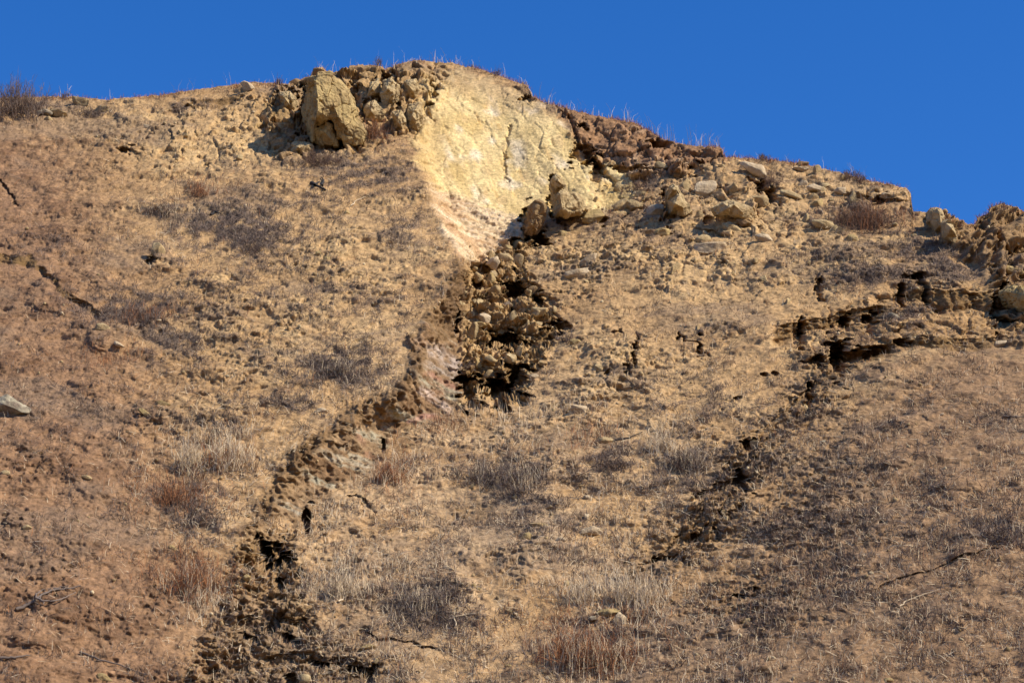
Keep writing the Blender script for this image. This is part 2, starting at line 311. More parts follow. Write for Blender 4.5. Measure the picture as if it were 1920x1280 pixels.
lam = region(uw, vw, LAM, 9)                                                        # thin bedded shale at the foot of it
LOW = [(790, 600), (860, 640), (870, 720), (850, 770), (735, 815), (715, 875), (620, 920), (560, 990), (500, 960), (520, 890), (600, 830), (700, 770), (770, 700), (768, 640)]
low = region(uw, vw, LOW, 9)                                                        # layered face of the side scarp
CAP = [(1000, 175), (1200, 225), (1360, 275), (1364, 300), (1200, 340), (1150, 350), (1120, 320), (1085, 270), (1060, 215), (1010, 195)]
cap = region(uw, vw, CAP, 8)                                                        # brown soil cap above the face
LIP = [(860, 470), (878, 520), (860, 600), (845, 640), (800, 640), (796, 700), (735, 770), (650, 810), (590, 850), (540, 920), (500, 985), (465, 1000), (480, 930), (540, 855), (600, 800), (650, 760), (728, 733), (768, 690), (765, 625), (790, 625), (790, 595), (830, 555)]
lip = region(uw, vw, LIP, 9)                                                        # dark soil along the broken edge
RUB = [(870, 500), (915, 478), (955, 452), (1020, 440), (990, 480), (1005, 520), (1030, 570), (1055, 620), (1000, 700), (985, 755), (860, 765), (868, 640)]
rub = region(uw, vw, RUB, 8)                                                        # rubble-filled chasm
CLOD = [(330, 1300), (400, 1150), (440, 1040), (480, 990), (560, 1000), (560, 1110), (600, 1180), (720, 1250), (720, 1440), (330, 1440)]
clod = np.maximum(region(uw, vw, CLOD, 22), blobs(U2, V2, [(1300, 1000, 90, 50, .8), (1390, 870, 60, 60, .8), (1400, 1120, 120, 60, .6), (1520, 950, 120, 110, .6), (1540, 760, 60, 60, .6), (960, 1060, 60, 30, .3), (860, 960, 60, 30, .4), (560, 850, 50, 30, .5)]))
BLK = [(540, 150), (800, 110), (850, 112), (836, 160), (806, 200), (796, 262), (740, 250), (680, 290), (520, 300), (480, 210)]
blk = np.maximum(region(uw, vw, BLK, 16), region(uw, vw, [(1720, 395), (1960, 380), (1960, 620), (1870, 600), (1860, 530), (1800, 470)], 14))
pale = blobs(U2, V2, [(480, 250, 130, 60, 1), (360, 280, 110, 55, .9), (1350, 400, 170, 50, .8), (1100, 480, 160, 70, .6), (1300, 500, 200, 70, .6), (640, 480, 160, 110, .5), (1180, 700, 140, 80, .6), (1100, 780, 200, 60, .45), (1480, 345, 180, 40, .5), (250, 230, 130, 40, .5), (560, 600, 200, 90, .4), (400, 620, 110, 60, .5), (1640, 350, 80, 25, .5)])
led = np.maximum(region(uw, vw, [(1440, 600), (1560, 580), (1690, 530), (1890, 540), (1940, 540), (1940, 640), (1700, 660), (1560, 700), (1480, 660)], 10), 0)
lefts = sstep(420, 120, U2 + (V2 - 700) * -.25) * sstep(170, 300, V2)              # reddish earth of the left slope, colour also darkened as lens vignetting
rights = sstep(-60, 140, (U2 - 1540) * .62 + (V2 - 700) * .55 - 40) * sstep(600, 700, V2)  # brown earth of the lower right slope, partly painted darker as lens vignetting
grey = blobs(U2, V2, [(440, 430, 130, 60, 1), (330, 400, 60, 30, .6), (250, 580, 120, 40, .9), (350, 640, 100, 40, .7), (640, 690, 110, 40, .95), (560, 400, 90, 50, .6), (700, 330, 110, 40, .7), (640, 300, 80, 30, .7), (760, 430, 60, 40, .6), (560, 320, 60, 24, .5), (940, 890, 90, 36, 1), (1150, 860, 70, 36, .7),
                      (800, 1120, 90, 34, 1), (820, 1165, 90, 24, .6), (1600, 410, 90, 30, .9), (1800, 500, 80, 36, .9), (1720, 470, 80, 40, .7), (1640, 520, 120, 30, .7), (1090, 430, 70, 24, .6), (1190, 350, 70, 18, .8), (1440, 330, 60, 22, .5), (1240, 450, 90, 24, .5), (1560, 500, 80, 30, .5), (1300, 750, 140, 60, .4),
                      (1700, 590, 60, 30, .6), (1280, 880, 120, 80, .5), (1880, 1000, 50, 20, .9), (1500, 820, 140, 60, .4), (560, 760, 90, 30, .6), (60, 200, 60, 14, .8), (180, 210, 50, 12, .7), (340, 200, 60, 16, .6), (360, 960, 60, 80, .5), (400, 800, 80, 30, .4), (1100, 1210, 110, 50, .5), (100, 460, 90, 30, .4),
                      (1300, 350, 60, 14, .4), (1000, 940, 200, 60, .25), (1600, 640, 120, 20, .3), (1560, 1000, 300, 160, .3), (900, 520, 2, 2, 0), (120, 760, 150, 80, .25), (700, 560, 160, 60, .35), (520, 530, 160, 60, .45)])
red = blobs(U2, V2, [(330, 920, 70, 40, 1), (350, 1080, 80, 40, 1), (1100, 1200, 110, 60, 1), (300, 590, 80, 20, .6), (200, 670, 60, 20, .8), (700, 250, 40, 24, .9), (1640, 400, 60, 24, .7), (740, 880, 50, 50, .6), (820, 790, 40, 20, .8), (380, 350, 60, 30, .4), (1190, 400, 80, 16, .5), (600, 200, 20, 60, .3), (1110, 820, 60, 40, .4)])

# ---- fine relief, along the surface normal
bare = np.clip(rock, 0, 1)
soil = np.clip(1 - rock - .7 * lam - .8 * low, 0, 1)
jig = np.stack([mid, big, fin], -1); jig2 = np.stack([fin, vfin, fin], -1)
c1, e1, i1 = chips(B + .22 * jig, (1.25, 1.2, .75), 301)
c2, e2, i2 = chips(B + .09 * jig2, (.58, .55, .34), 302)
c3, e3, i3 = chips(B + .05 * jig2, (.29, .32, .17), 303)
def ridge(sc, sd): return 1 - 2.6 * np.abs(noise(B, sc, sd))
hf = .55 * ridge((.34, .3, .2), 332) + .5 * noise(B, .2, 338); hf2 = .55 * ridge((.16, .15, .1), 333) + .5 * noise(B, .1, 339)
rk_ = np.clip(.12 + .88 * sstep(-.15, .6, big + .8 * mid), 0, 1)                      # quiet ground and broken ground alternate
lined, _ = pdist(uw, vw, [(1560, 670), (1500, 750), (1400, 860), (1350, 960), (1270, 1040), (1180, 1080)]); line = 1 - sstep(8, 55, lined)
rough = rk_ * (.75 - .35 * rights - .15 * lefts) + .7 * clod + .5 * line + .5 * rub + .5 * lip + .5 * pale + .4 * led + .4 * cap
fine = soil * (.24 * big + .20 * mid + .09 * fin)
fine += soil * rough * (.07 * c1 * sstep(.4, .8, i1) + .07 * c2 * sstep(.4, .8, i2) + .05 * c3 + .05 * hf + .055 * hf2)
fine -= soil * (.25 + .75 * rough) * .16 * sstep(.35, .8, noise(B, .38, 334) + .5 * hf)      # pits and undercuts between clods
fine += (clod + lip * .35 + .4 * line) * (.11 * c1 + .08 * c2 + .06 * c3 + .05 * hf + .04 * hf2 - .10 * (1 - sstep(.0, .2, e1)))
r1, re1, ri1 = chips(B + .15 * jig, (.9, .9, .8), 341)
fine += rub * (-.10 + .24 * ridge((.9, .9, 1.1), 342) + .12 * ridge((.4, .4, .4), 343) + .18 * r1 + .12 * ridge(.2, 344))
fine += lip * (.16 * noise(B * np.array([1, .4, .35]), .34, 336) + .12 * noise(B * np.array([1, .4, .35]), .15, 337))
# creep grooves running down towards the middle of the slope
def grooves(ang, la, lc, sd):
    c_, s_ = math.cos(ang), math.sin(ang)
    al = B[:, 0] * c_ + B[:, 2] * s_; ac = -B[:, 0] * s_ + B[:, 2] * c_
    return noise(np.stack([al / la, ac / lc, 0 * al], -1), 1.0, sd) + .6 * noise(np.stack([al / la * 2.1, ac / lc * 2.3, 0 * al], -1), 1.0, sd + 1)
gl = grooves(R(-35), 3.2, .55, 351); gr2 = grooves(R(28), 3.2, .55, 353); gm_ = grooves(R(6), 2.4, .45, 355)
wl = sstep(900, 350, U2); wr = sstep(1000, 1400, U2) * sstep(350, 600, V2)
groove = gl * wl + gr2 * wr + gm_ * np.clip(1 - wl - wr, 0, 1)
fine += soil * (.17 * groove * (.6 - .25 * wl) * sstep(-.5, .5, big + mid) + .07 * sstep(.1, .3, noise(B, (1.9, 2, 1.2), 371)) - .04 * sstep(.25, .4, noise(B, (1.5, 1.2, .6), 372)))
fine += sstep(0, .8, lefts) * (.02 * hf + .03 * hf2 + .02 * c3)
fine += sstep(0, .8, lefts) * .05 * noise(B * np.array([1, .3, .3]), .35, 335)
blkr = blk * sstep(1600, 1700, U2); blkl = blk - blkr
rr_ = blobs(U2, V2, [(1300, 350, 140, 40, 1), (1420, 400, 160, 60, .9), (1560, 370, 130, 40, .9), (1230, 400, 100, 40, 1), (1350, 470, 130, 50, .6), (1680, 380, 40, 40, .8), (480, 240, 90, 50, .8), (370, 270, 80, 40, .6), (1480, 520, 120, 50, .5)])
blkm = np.clip(blkl + .55 * rr_ * sstep(-.3, .3, mid + fin) + .25 * pale * (1 - blk) + .4 * cap + .3 * led, 0, 1)
rb = np.stack([(B[:, 0] + B[:, 2]) / 2.6, (B[:, 0] - B[:, 2]) / .62 + .5 * mid, 0 * mid], -1)
fine += blkr * (.38 * (1 - 2.2 * np.abs(noise(rb, 1.0, 361))) + .12 * ridge(.5, 362) + .14 * c2)
h1, he, hid = chips(B * np.array([1, .6, .5]) + .12 * jig, .75, 304)
fine += blkm * (.42 * h1 - .24 * (1 - sstep(.02, .16, he)) + .12 * c2)
# sandstone face: broad scallops, shallow chips and thin joints
Sx = B * np.array([1.0, .5, .36]); Sx[:, 0] += B[:, 2] * .22
s1, se1, k1 = chips(Sx + .1 * jig, .62, 305); s2, se2, k2 = chips(Sx + .06 * jig, .22, 306)
fine += bare * (.20 * noise(Sx, 2.2, 306) + .05 * noise(Sx, .6, 307) + .05 * s1 + .02 * s2 + .02 * hf - .05 * (1 - sstep(.0, .07, se1)) * (k1 > .5))
# thin beds, dipping to the right
bed = B[:, 2] + .40 * B[:, 0] + .20 * mid + .10 * fin
saw = (bed / .36) % 1.0
fine += np.maximum(lam, low) * (.01 * saw + .06 * fin + .02 * c2 + .05 * c3 + .06 * mid + .06 * hf) + low * .07 * ridge(.3, 345)
fine *= (.25 + .75 * sstep(0, 8, top))
M_ = N * .42 - DV[None, :] * .80; M_ /= np.linalg.norm(M_, axis=1, keepdims=True)
P = Pm + M_ * (fine * 1.1)[:, None]
G = P.reshape(NV, NU, 3)

# ---- ground colour from the materials of the ground, some vignetting painted in at the sides
def mix(a, b, t): t = np.clip(t, 0, 1)[:, None]; return a * (1 - t) + b * t
def col(r, g, b): return np.array([[r, g, b]], f32)
tan = mix(col(.41, .275, .135), col(.33, .215, .105), sstep(-.4, .5, big))
cl = mix(tan, col(.54, .40, .205), pale * (.6 + .5 * fin) + .4 * sstep(-.1, .6, mid))
cl = mix(cl, col(.50, .37, .21), blobs(U2, V2, [(900, 1000, 420, 300, 1)]) * .45 * sstep(-.3, .4, mid - fin))
cl = mix(cl, col(.245, .145, .07), sstep(.1, .8, fin + .4 * mid) * .65)
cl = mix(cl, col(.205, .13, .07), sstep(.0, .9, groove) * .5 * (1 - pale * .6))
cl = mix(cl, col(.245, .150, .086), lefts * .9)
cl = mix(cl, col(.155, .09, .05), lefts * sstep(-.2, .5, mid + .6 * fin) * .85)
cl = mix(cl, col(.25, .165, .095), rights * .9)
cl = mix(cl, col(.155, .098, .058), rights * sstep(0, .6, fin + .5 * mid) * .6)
cl = mix(cl, col(.44, .325, .20), blobs(U2, V2, [(930, 1000, 420, 260, 1)]) * .55 * sstep(-.6, .3, mid))
cl = mix(cl, col(.20, .135, .07), clod * (.6 + .4 * fin))
cl = mix(cl, col(.21, .14, .075), line * (.5 + .4 * fin))
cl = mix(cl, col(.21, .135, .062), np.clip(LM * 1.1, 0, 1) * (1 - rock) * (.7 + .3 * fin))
cl = mix(cl, col(.40, .275, .13), rub * .8)
cl = mix(cl, col(.27, .165, .07), np.maximum(rub * .25, led) * (.35 + .6 * fin))
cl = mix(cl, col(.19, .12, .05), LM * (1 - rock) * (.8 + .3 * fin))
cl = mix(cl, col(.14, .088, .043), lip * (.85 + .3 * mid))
gm = np.clip(grey * 1.25 * sstep(-.4, .35, fin + .6 * mid + .5 * groove + .55 * (grey - .55)), 0, 1)
cl = mix(cl, col(.125, .095, .078), gm * .92)
cl = mix(cl, col(.20, .115, .07), np.clip(red * sstep(-.4, .4, fin + .3), 0, 1) * .5)
cl = mix(cl, col(.24, .135, .075), cap * (.75 + .3 * mid))
cl = mix(cl, col(.42, .30, .18), cap * sstep(.25, .6, mid) * .8)
cl = mix(cl, col(.34, .235, .11), blk * (.6 + .5 * fin))
cl = mix(cl, col(.22, .145, .075), sstep(1700, 1850, U2) * blk * .7)
cl = mix(cl, col(.19, .12, .06), blk * sstep(.15, .6, mid + .4 * fin) * .8)
rk = mix(col(.66, .50, .235), col(.52, .37, .15), sstep(-.3, .6, noise(Sx, 1.1, 311)))
rk = mix(rk, col(.70, .58, .38), sstep(.2, .8, noise(Sx, (.9, .9, .5), 312) + .35 * noise(Sx, .3, 313)))
rk = mix(rk, col(.60, .36, .12), sstep(.35, .8, noise(Sx, (.25, .5, 1.2), 314) + .4 * mid) * .45)
vs = noise(B * np.array([1, .4, .3]) + .2 * jig, .42, 319)
rk = mix(rk, col(.50, .35, .17), sstep(.25, .7, vs + .3 * mid) * .55)
rk = mix(rk, col(.40, .27, .14), sstep(215, 150, V2 + 14 * mid - (U2 - 900) * .25) * .75)
rk = mix(rk, col(.44, .30, .13), sstep(850, 790, U2 + 20 * mid) * .6)
rk = mix(rk, col(.72, .60, .42), 0 * sstep(200, 150, V2 - (U2 - 900) * .3) * .4)
cl = mix(cl, rk * np.array([[.93, .985, 1.04]]), rock)
bd = noise(np.stack([bed * 0, bed * 0, bed], -1), .22, 315); bd2 = noise(np.stack([bed * 0, bed * 0, bed], -1), .08, 316)
lm = mix(col(.60, .48, .30), col(.40, .28, .15), sstep(-.1, .5, bd * .7 + .6 * fin))
lm = mix(lm, col(.70, .60, .44), sstep(.15, .6, bd2 + .3 * fin))
lm = mix(lm, col(.36, .21, .10), sstep(-100, 60, (V2 - 430) - (U2 - 880) * .7) * sstep(-.3, .3, mid) * .8)
cl = mix(cl, lm, lam)
lw = mix(col(.26, .18, .10), col(.19, .12, .062), sstep(-.3, .4, mid))
lw = mix(lw, col(.36, .33, .24), sstep(.15, .5, bd * .7 + .5 * noise(B, 1.3, 317) + .3 * fin) * .8)
lw = mix(lw, col(.32, .19, .125), sstep(.25, .6, noise(B, 1.1, 318)) * .8)
lw = mix(lw, col(.20, .13, .07), sstep(.0, .5, noise(B * np.array([1, .5, .5]), .5, 322)) * .7)
for pts, w_, cc_ in [([(728, 768), (760, 780), (800, 798)], 9, (.40, .40, .30)), ([(650, 800), (690, 815), (735, 832)], 9, (.36, .36, .27)), ([(590, 846), (640, 862), (700, 880)], 8, (.40, .36, .26)), ([(556, 880), (600, 900), (630, 915)], 8, (.33, .34, .26)),
                     ([(786, 645), (820, 660), (858, 690)], 14, (.42, .36, .31)), ([(800, 680), (830, 700), (858, 712)], 8, (.38, .34, .29)), ([(790, 735), (820, 755), (842, 772)], 9, (.52, .43, .36)), ([(800, 715), (830, 735), (850, 745)], 6, (.30, .29, .2)),
                     ([(770, 790), (800, 782), (830, 790)], 8, (.36, .20, .15)), ([(690, 850), (720, 870), (740, 880)], 8, (.34, .20, .12)), ([(520, 935), (545, 950), (560, 965)], 8, (.33, .32, .25)), ([(796, 700), (830, 715), (850, 728)], 6, (.33, .18, .12))]:
    q_, _ = pdist(uw * .6 + U2 * .4, vw * .6 + V2 * .4, pts); lw = mix(lw, col(*cc_), (1 - sstep(w_ * .4, w_ * 1.3, q_)) * sstep(-.7, .3, bd2 + fin) * .75)
cl = mix(cl, lw, low * (1 - lip * .75))
cl *= np.array([[1.04, .955, .86]])
cl = mix(cl, col(.21, .145, .09), sstep(.0, .55, fbm(B * np.array([.6, 1, 1]), 3.2, 3, 391) + .35 * groove) * .5 * (1 - rock) * (1 - lam) * (1 - low) * (1 - rub))
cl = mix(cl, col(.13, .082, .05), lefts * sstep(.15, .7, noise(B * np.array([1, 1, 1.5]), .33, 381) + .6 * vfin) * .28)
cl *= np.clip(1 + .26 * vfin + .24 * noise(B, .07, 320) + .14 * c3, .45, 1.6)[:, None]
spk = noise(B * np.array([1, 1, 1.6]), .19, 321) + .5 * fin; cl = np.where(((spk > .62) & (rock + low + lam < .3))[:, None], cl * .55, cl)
cl = np.clip(cl, .02, .85)

# ---- link it, with the far side of the ridge going down behind the crest
def mesh_from(name, verts, quads=None, tris=None, colors=None, mat=None, parent=None, smooth=False):
    me = bpy.data.meshes.new(name)
    verts = np.ascontiguousarray(verts, f32)
    nq = 0 if quads is None else len(quads); nt_ = 0 if tris is None else len(tris)
    me.vertices.add(len(verts)); me.vertices.foreach_set('co', verts.ravel())
    loops = np.concatenate([a.ravel() for a in (quads, tris) if a is not None]).astype(np.int32)
    me.loops.add(len(loops)); me.loops.foreach_set('vertex_index', loops)
    st = np.concatenate([np.arange(nq) * 4, nq * 4 + np.arange(nt_) * 3]).astype(np.int32)
    me.polygons.add(nq + nt_); me.polygons.foreach_set('loop_start', st)
    if smooth: me.polygons.foreach_set('use_smooth', np.ones(nq + nt_, bool))
    me.update(calc_edges=True)
    if colors is not None:
        at = me.color_attributes.new('soil', 'FLOAT_COLOR', 'POINT')
        c4 = np.ones((len(verts), 4), f32); c4[:, :3] = colors; at.data.foreach_set('color', c4.ravel())
    if mat: me.materials.append(mat)
    o = bpy.data.objects.new(name, me); C.objects.link(o)
    if parent: o.parent = parent
    return o
def tag(o, label=None, cat=None, group=None, kind=None):
    if label: o['label'] = label
    if cat: o['category'] = cat
    if group: o['group'] = group
    if kind: o['kind'] = kind
    return o

def earth_mat(name, rough=.95, spec=.12, attr=True, base=(.3, .2, .1), var=.35, scale=6.0, bump=.35, bscale=14.0, tint2=None):
    m = bpy.data.materials.new(name); m.use_nodes = True; t = m.node_tree; n = t.nodes; l = t.links
    b = n['Principled BSDF']; b.inputs['Roughness'].default_value = rough; b.inputs['Specular IOR Level'].default_value = spec
    geo = n.new('ShaderNodeNewGeometry'); oi = n.new('ShaderNodeTexCoord')
    vec = geo.outputs['Position'] if attr else oi.outputs['Object']
    no = n.new('ShaderNodeTexNoise'); no.inputs['Scale'].default_value = scale; no.inputs['Detail'].default_value = 8; no.inputs['Roughness'].default_value = .68
    l.new(vec, no.inputs['Vector'])
    mr = n.new('ShaderNodeMapRange'); mr.inputs['From Min'].default_value = .3; mr.inputs['From Max'].default_value = .7
    mr.inputs['To Min'].default_value = 1 - var; mr.inputs['To Max'].default_value = 1 + var; l.new(no.outputs['Fac'], mr.inputs['Value'])
    mul = n.new('ShaderNodeMix'); mul.data_type = 'RGBA'; mul.blend_type = 'MULTIPLY'; mul.inputs[0].default_value = 1
    if attr:
        a = n.new('ShaderNodeAttribute'); a.attribute_name = 'soil'; l.new(a.outputs['Color'], mul.inputs[6])
    else:
        mx = n.new('ShaderNodeMix'); mx.data_type = 'RGBA'; mx.inputs[6].default_value = (*base, 1); mx.inputs[7].default_value = (*(tint2 or tuple(c * .6 for c in base)), 1)
        n2 = n.new('ShaderNodeTexNoise'); n2.inputs['Scale'].default_value = scale * .35; n2.inputs['Detail'].default_value = 5; l.new(vec, n2.inputs['Vector'])
        r2 = n.new('ShaderNodeMapRange'); r2.inputs['From Min'].default_value = .42; r2.inputs['From Max'].default_value = .62; l.new(n2.outputs['Fac'], r2.inputs['Value'])
        l.new(r2.outputs[0], mx.inputs[0]); l.new(mx.outputs[2], mul.inputs[6])
    l.new(mr.outputs[0], mul.inputs[7]); l.new(mul.outputs[2], b.inputs['Base Color'])
    if bump:
        bn = n.new('ShaderNodeTexNoise'); bn.inputs['Scale'].default_value = bscale; bn.inputs['Detail'].default_value = 6; bn.inputs['Roughness'].default_value = .7; l.new(vec, bn.inputs['Vector'])
        bp = n.new('ShaderNodeBump'); bp.inputs['Strength'].default_value = bump; bp.inputs['Distance'].default_value = .08; l.new(bn.outputs['Fac'], bp.inputs['Height']); l.new(bp.outputs[0], b.inputs['Normal'])
    return m
M_hill = earth_mat('hillside_earth', var=.30, scale=7.0, bump=.8, bscale=9.0)

back = []
crestP = G[-1].copy()
for k, (dy, dz) in enumerate(((.5, .02), (1.4, -.05), (3, -.4), (7, -2), (15, -6), (30, -14), (60, -30))):
    row = crestP.copy(); row[:, 1] += dy; row[:, 2] += dz
    wv = smooth(row[None, :, 2:3], 0)[0, :, 0]
    row[:, 2] = wv; back.append(row)
allP = np.concatenate([G.reshape(-1, 3)] + back)
NVT = NV + len(back)
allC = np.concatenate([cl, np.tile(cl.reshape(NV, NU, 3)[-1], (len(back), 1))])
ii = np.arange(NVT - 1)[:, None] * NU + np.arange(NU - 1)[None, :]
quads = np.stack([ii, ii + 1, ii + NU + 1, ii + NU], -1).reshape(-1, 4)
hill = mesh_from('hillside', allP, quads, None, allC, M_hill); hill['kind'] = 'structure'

# ground at the foot of the hill, out to the horizon
gx = np.concatenate([[-1500, -600, -250, -120], np.linspace(-60, 60, 61), [120, 250, 600, 1500]])
edge = G[0]; ex = edge[:, 0]
yy = np.interp(gx, ex, edge[:, 1]); zz = np.interp(gx, ex, edge[:, 2])
rows = []
for f in (0, .12, .3, .55, .8, 1.0):
    rows.append(np.stack([gx, yy + (-8 - yy) * f + (0.15 if f == 0 else 0), (zz - .25) * (1 - f) ** 1.5 + 0 * gx], -1))
rows.append(np.stack([gx, 0 * gx - 200, 0 * gx], -1)); rows.append(np.stack([gx, 0 * gx - 1500, 0 * gx], -1))
rows = rows[::-1]
gp = np.concatenate(rows); n_ = len(gx)
ii = np.arange(len(rows) - 1)[:, None] * n_ + np.arange(n_ - 1)[None, :]
quads = np.stack([ii, ii + 1, ii + n_ + 1, ii + n_], -1).reshape(-1, 4)
M_ground = earth_mat('foot_ground_earth', attr=False, base=(.28, .18, .095), scale=2.0)
gr = mesh_from('ground', gp, quads, None, None, M_ground); gr['kind'] = 'structure'

# ------------------------------------------------------------------ finding places on the hill
Nf = gridnormal(P)
Ns = smooth(Nf, 5); Ns /= np.linalg.norm(Ns, axis=-1, keepdims=True)
uL, vL = U2.reshape(NV, NU), V2.reshape(NV, NU)
def bil(A, fi, fj):
    i = np.clip(np.floor(fi).astype(int), 0, NV - 2); j = np.clip(np.floor(fj).astype(int), 0, NU - 2)
    a = np.clip(fi - i, 0, 1)[:, None]; b = np.clip(fj - j, 0, 1)[:, None]
    return A[i, j] * (1 - a) * (1 - b) + A[i + 1, j] * a * (1 - b) + A[i, j + 1] * (1 - a) * b + A[i + 1, j + 1] * a * b
def spot(u, v):
    """surface point, smoothed normal and index for map coordinates"""
    u = np.atleast_1d(np.asarray(u, float)); v = np.atleast_1d(np.asarray(v, float))
    qu, qv = u.copy(), v.copy()
    for it in range(5):
        fj = (qu - us[0]) / STEP; c = np.interp(qu, us, cu); e = np.interp(qu, us, cs)
        fi = np.where(qv > e, (qv - VB) / (e - VB) * NA, NA + (qv - e) / (c - e) * (NB - 1))
        p = bil(G, fi, fj); pu, pv = proj(p)
        if it < 4: qu = qu + .7 * (u - pu); qv = qv + .7 * (v - pv)
    return p, bil(Ns, fi, fj), np.clip(fi.astype(int), 0, NV - 1) * NU + np.clip(fj.astype(int), 0, NU - 1)

# ------------------------------------------------------------------ rocks
import bmesh
def ico(sub):
    bm = bmesh.new(); bmesh.ops.create_icosphere(bm, subdivisions=sub, radius=1.0)
    v = np.array([x.co[:] for x in bm.verts]); f = np.array([[l.index for l in x.verts] for x in bm.faces]); bm.free(); return v, f
ICO = {k: ico(k) for k in (1, 2, 3, 4, 5)}
def rock_shape(sub, size, seed, cuts=12, rough=.06, sharp=.62):
    """a faceted boulder: sphere cut by random planes, then roughened"""
    r = np.random.default_rng(seed)
    v, f = ICO[sub]; v = v.copy()
    for _ in range(cuts):
        n = r.normal(size=3); n /= np.linalg.norm(n); h = r.uniform(sharp - .2, sharp + .12)
        dd_ = v @ n - h; v = v - np.clip(dd_, 0, None)[:, None] * n[None, :] * .96
    off = r.uniform(-50, 50, 3)
    nrm = v / (np.linalg.norm(v, axis=1, keepdims=True) + 1e-6)
    v = v + nrm * (rough * (1.5 * noise(v + off, .7, 3) + noise(v + off, .3, 4) + .5 * noise(v + off, .13, 5)))[:, None]
    return v * np.array(size), f
def rotm(ax, ay, az):
    cx, sx, cy, sy, cz, sz = math.cos(ax), math.sin(ax), math.cos(ay), math.sin(ay), math.cos(az), math.sin(az)
    return np.array([[cz, -sz, 0], [sz, cz, 0], [0, 0, 1]]) @ np.array([[cy, 0, sy], [0, 1, 0], [-sy, 0, cy]]) @ np.array([[1, 0, 0], [0, cx, -sx], [0, sx, cx]])
M_rock = {
    'tan': earth_mat('tan_sandstone', attr=False, base=(.45, .33, .165), tint2=(.33, .225, .105), var=.36, scale=4.5, bump=1.0, bscale=7),
    'pale': earth_mat('pale_sandstone', attr=False, base=(.52, .40, .245), tint2=(.40, .29, .165), var=.3, scale=4.5, bump=.9, bscale=7),
    'brown': earth_mat('brown_clod', attr=False, base=(.27, .175, .08), tint2=(.19, .115, .055), var=.3, scale=4, bump=.9, bscale=6),
    'yellow': earth_mat('yellow_sandstone', attr=False, base=(.42, .30, .125), tint2=(.30, .205, .09), var=.36, scale=4, bump=1.0, bscale=7),
    'grey': earth_mat('lichen_grey_stone', attr=False, base=(.40, .34, .22), tint2=(.20, .15, .10), var=.45, scale=5, bump=1.0, bscale=8),
}
def mpp(p):                      # metres per map unit at a place
    f = p[1] * cp + (p[2] - CAMZ) * sp
    return f * K
def boulder(u, v, w, h, mat, label, seed, group=None, rot=0.0, depth=None, sub=4, cuts=13, rough=.06, sink=.25, cat='boulder', name='boulder', sharp=.60):
    """w, h: seen width and height in map units; (u, v) its middle"""
    p, n, _ = spot(u, v); p, n = p[0], n[0]; s = mpp(p)
    W, H = w * s / 2, h * s / 2; Dp = (depth or (w + h) / 2) * s / 2; W *= 1.32; H *= 1.36
    vv, ff = rock_shape(sub, (W * 1.12, Dp, H * 1.12), seed, cuts, rough, sharp)
    vv = vv @ rotm(0, R(rot), 0).T
    o = mesh_from(name, vv, None, ff, None, M_rock[mat], smooth=False)
    o.location = Vector(p) + Vector(DV) * Dp * (sink * 2 - 1.0)
    return tag(o, label, cat, group)

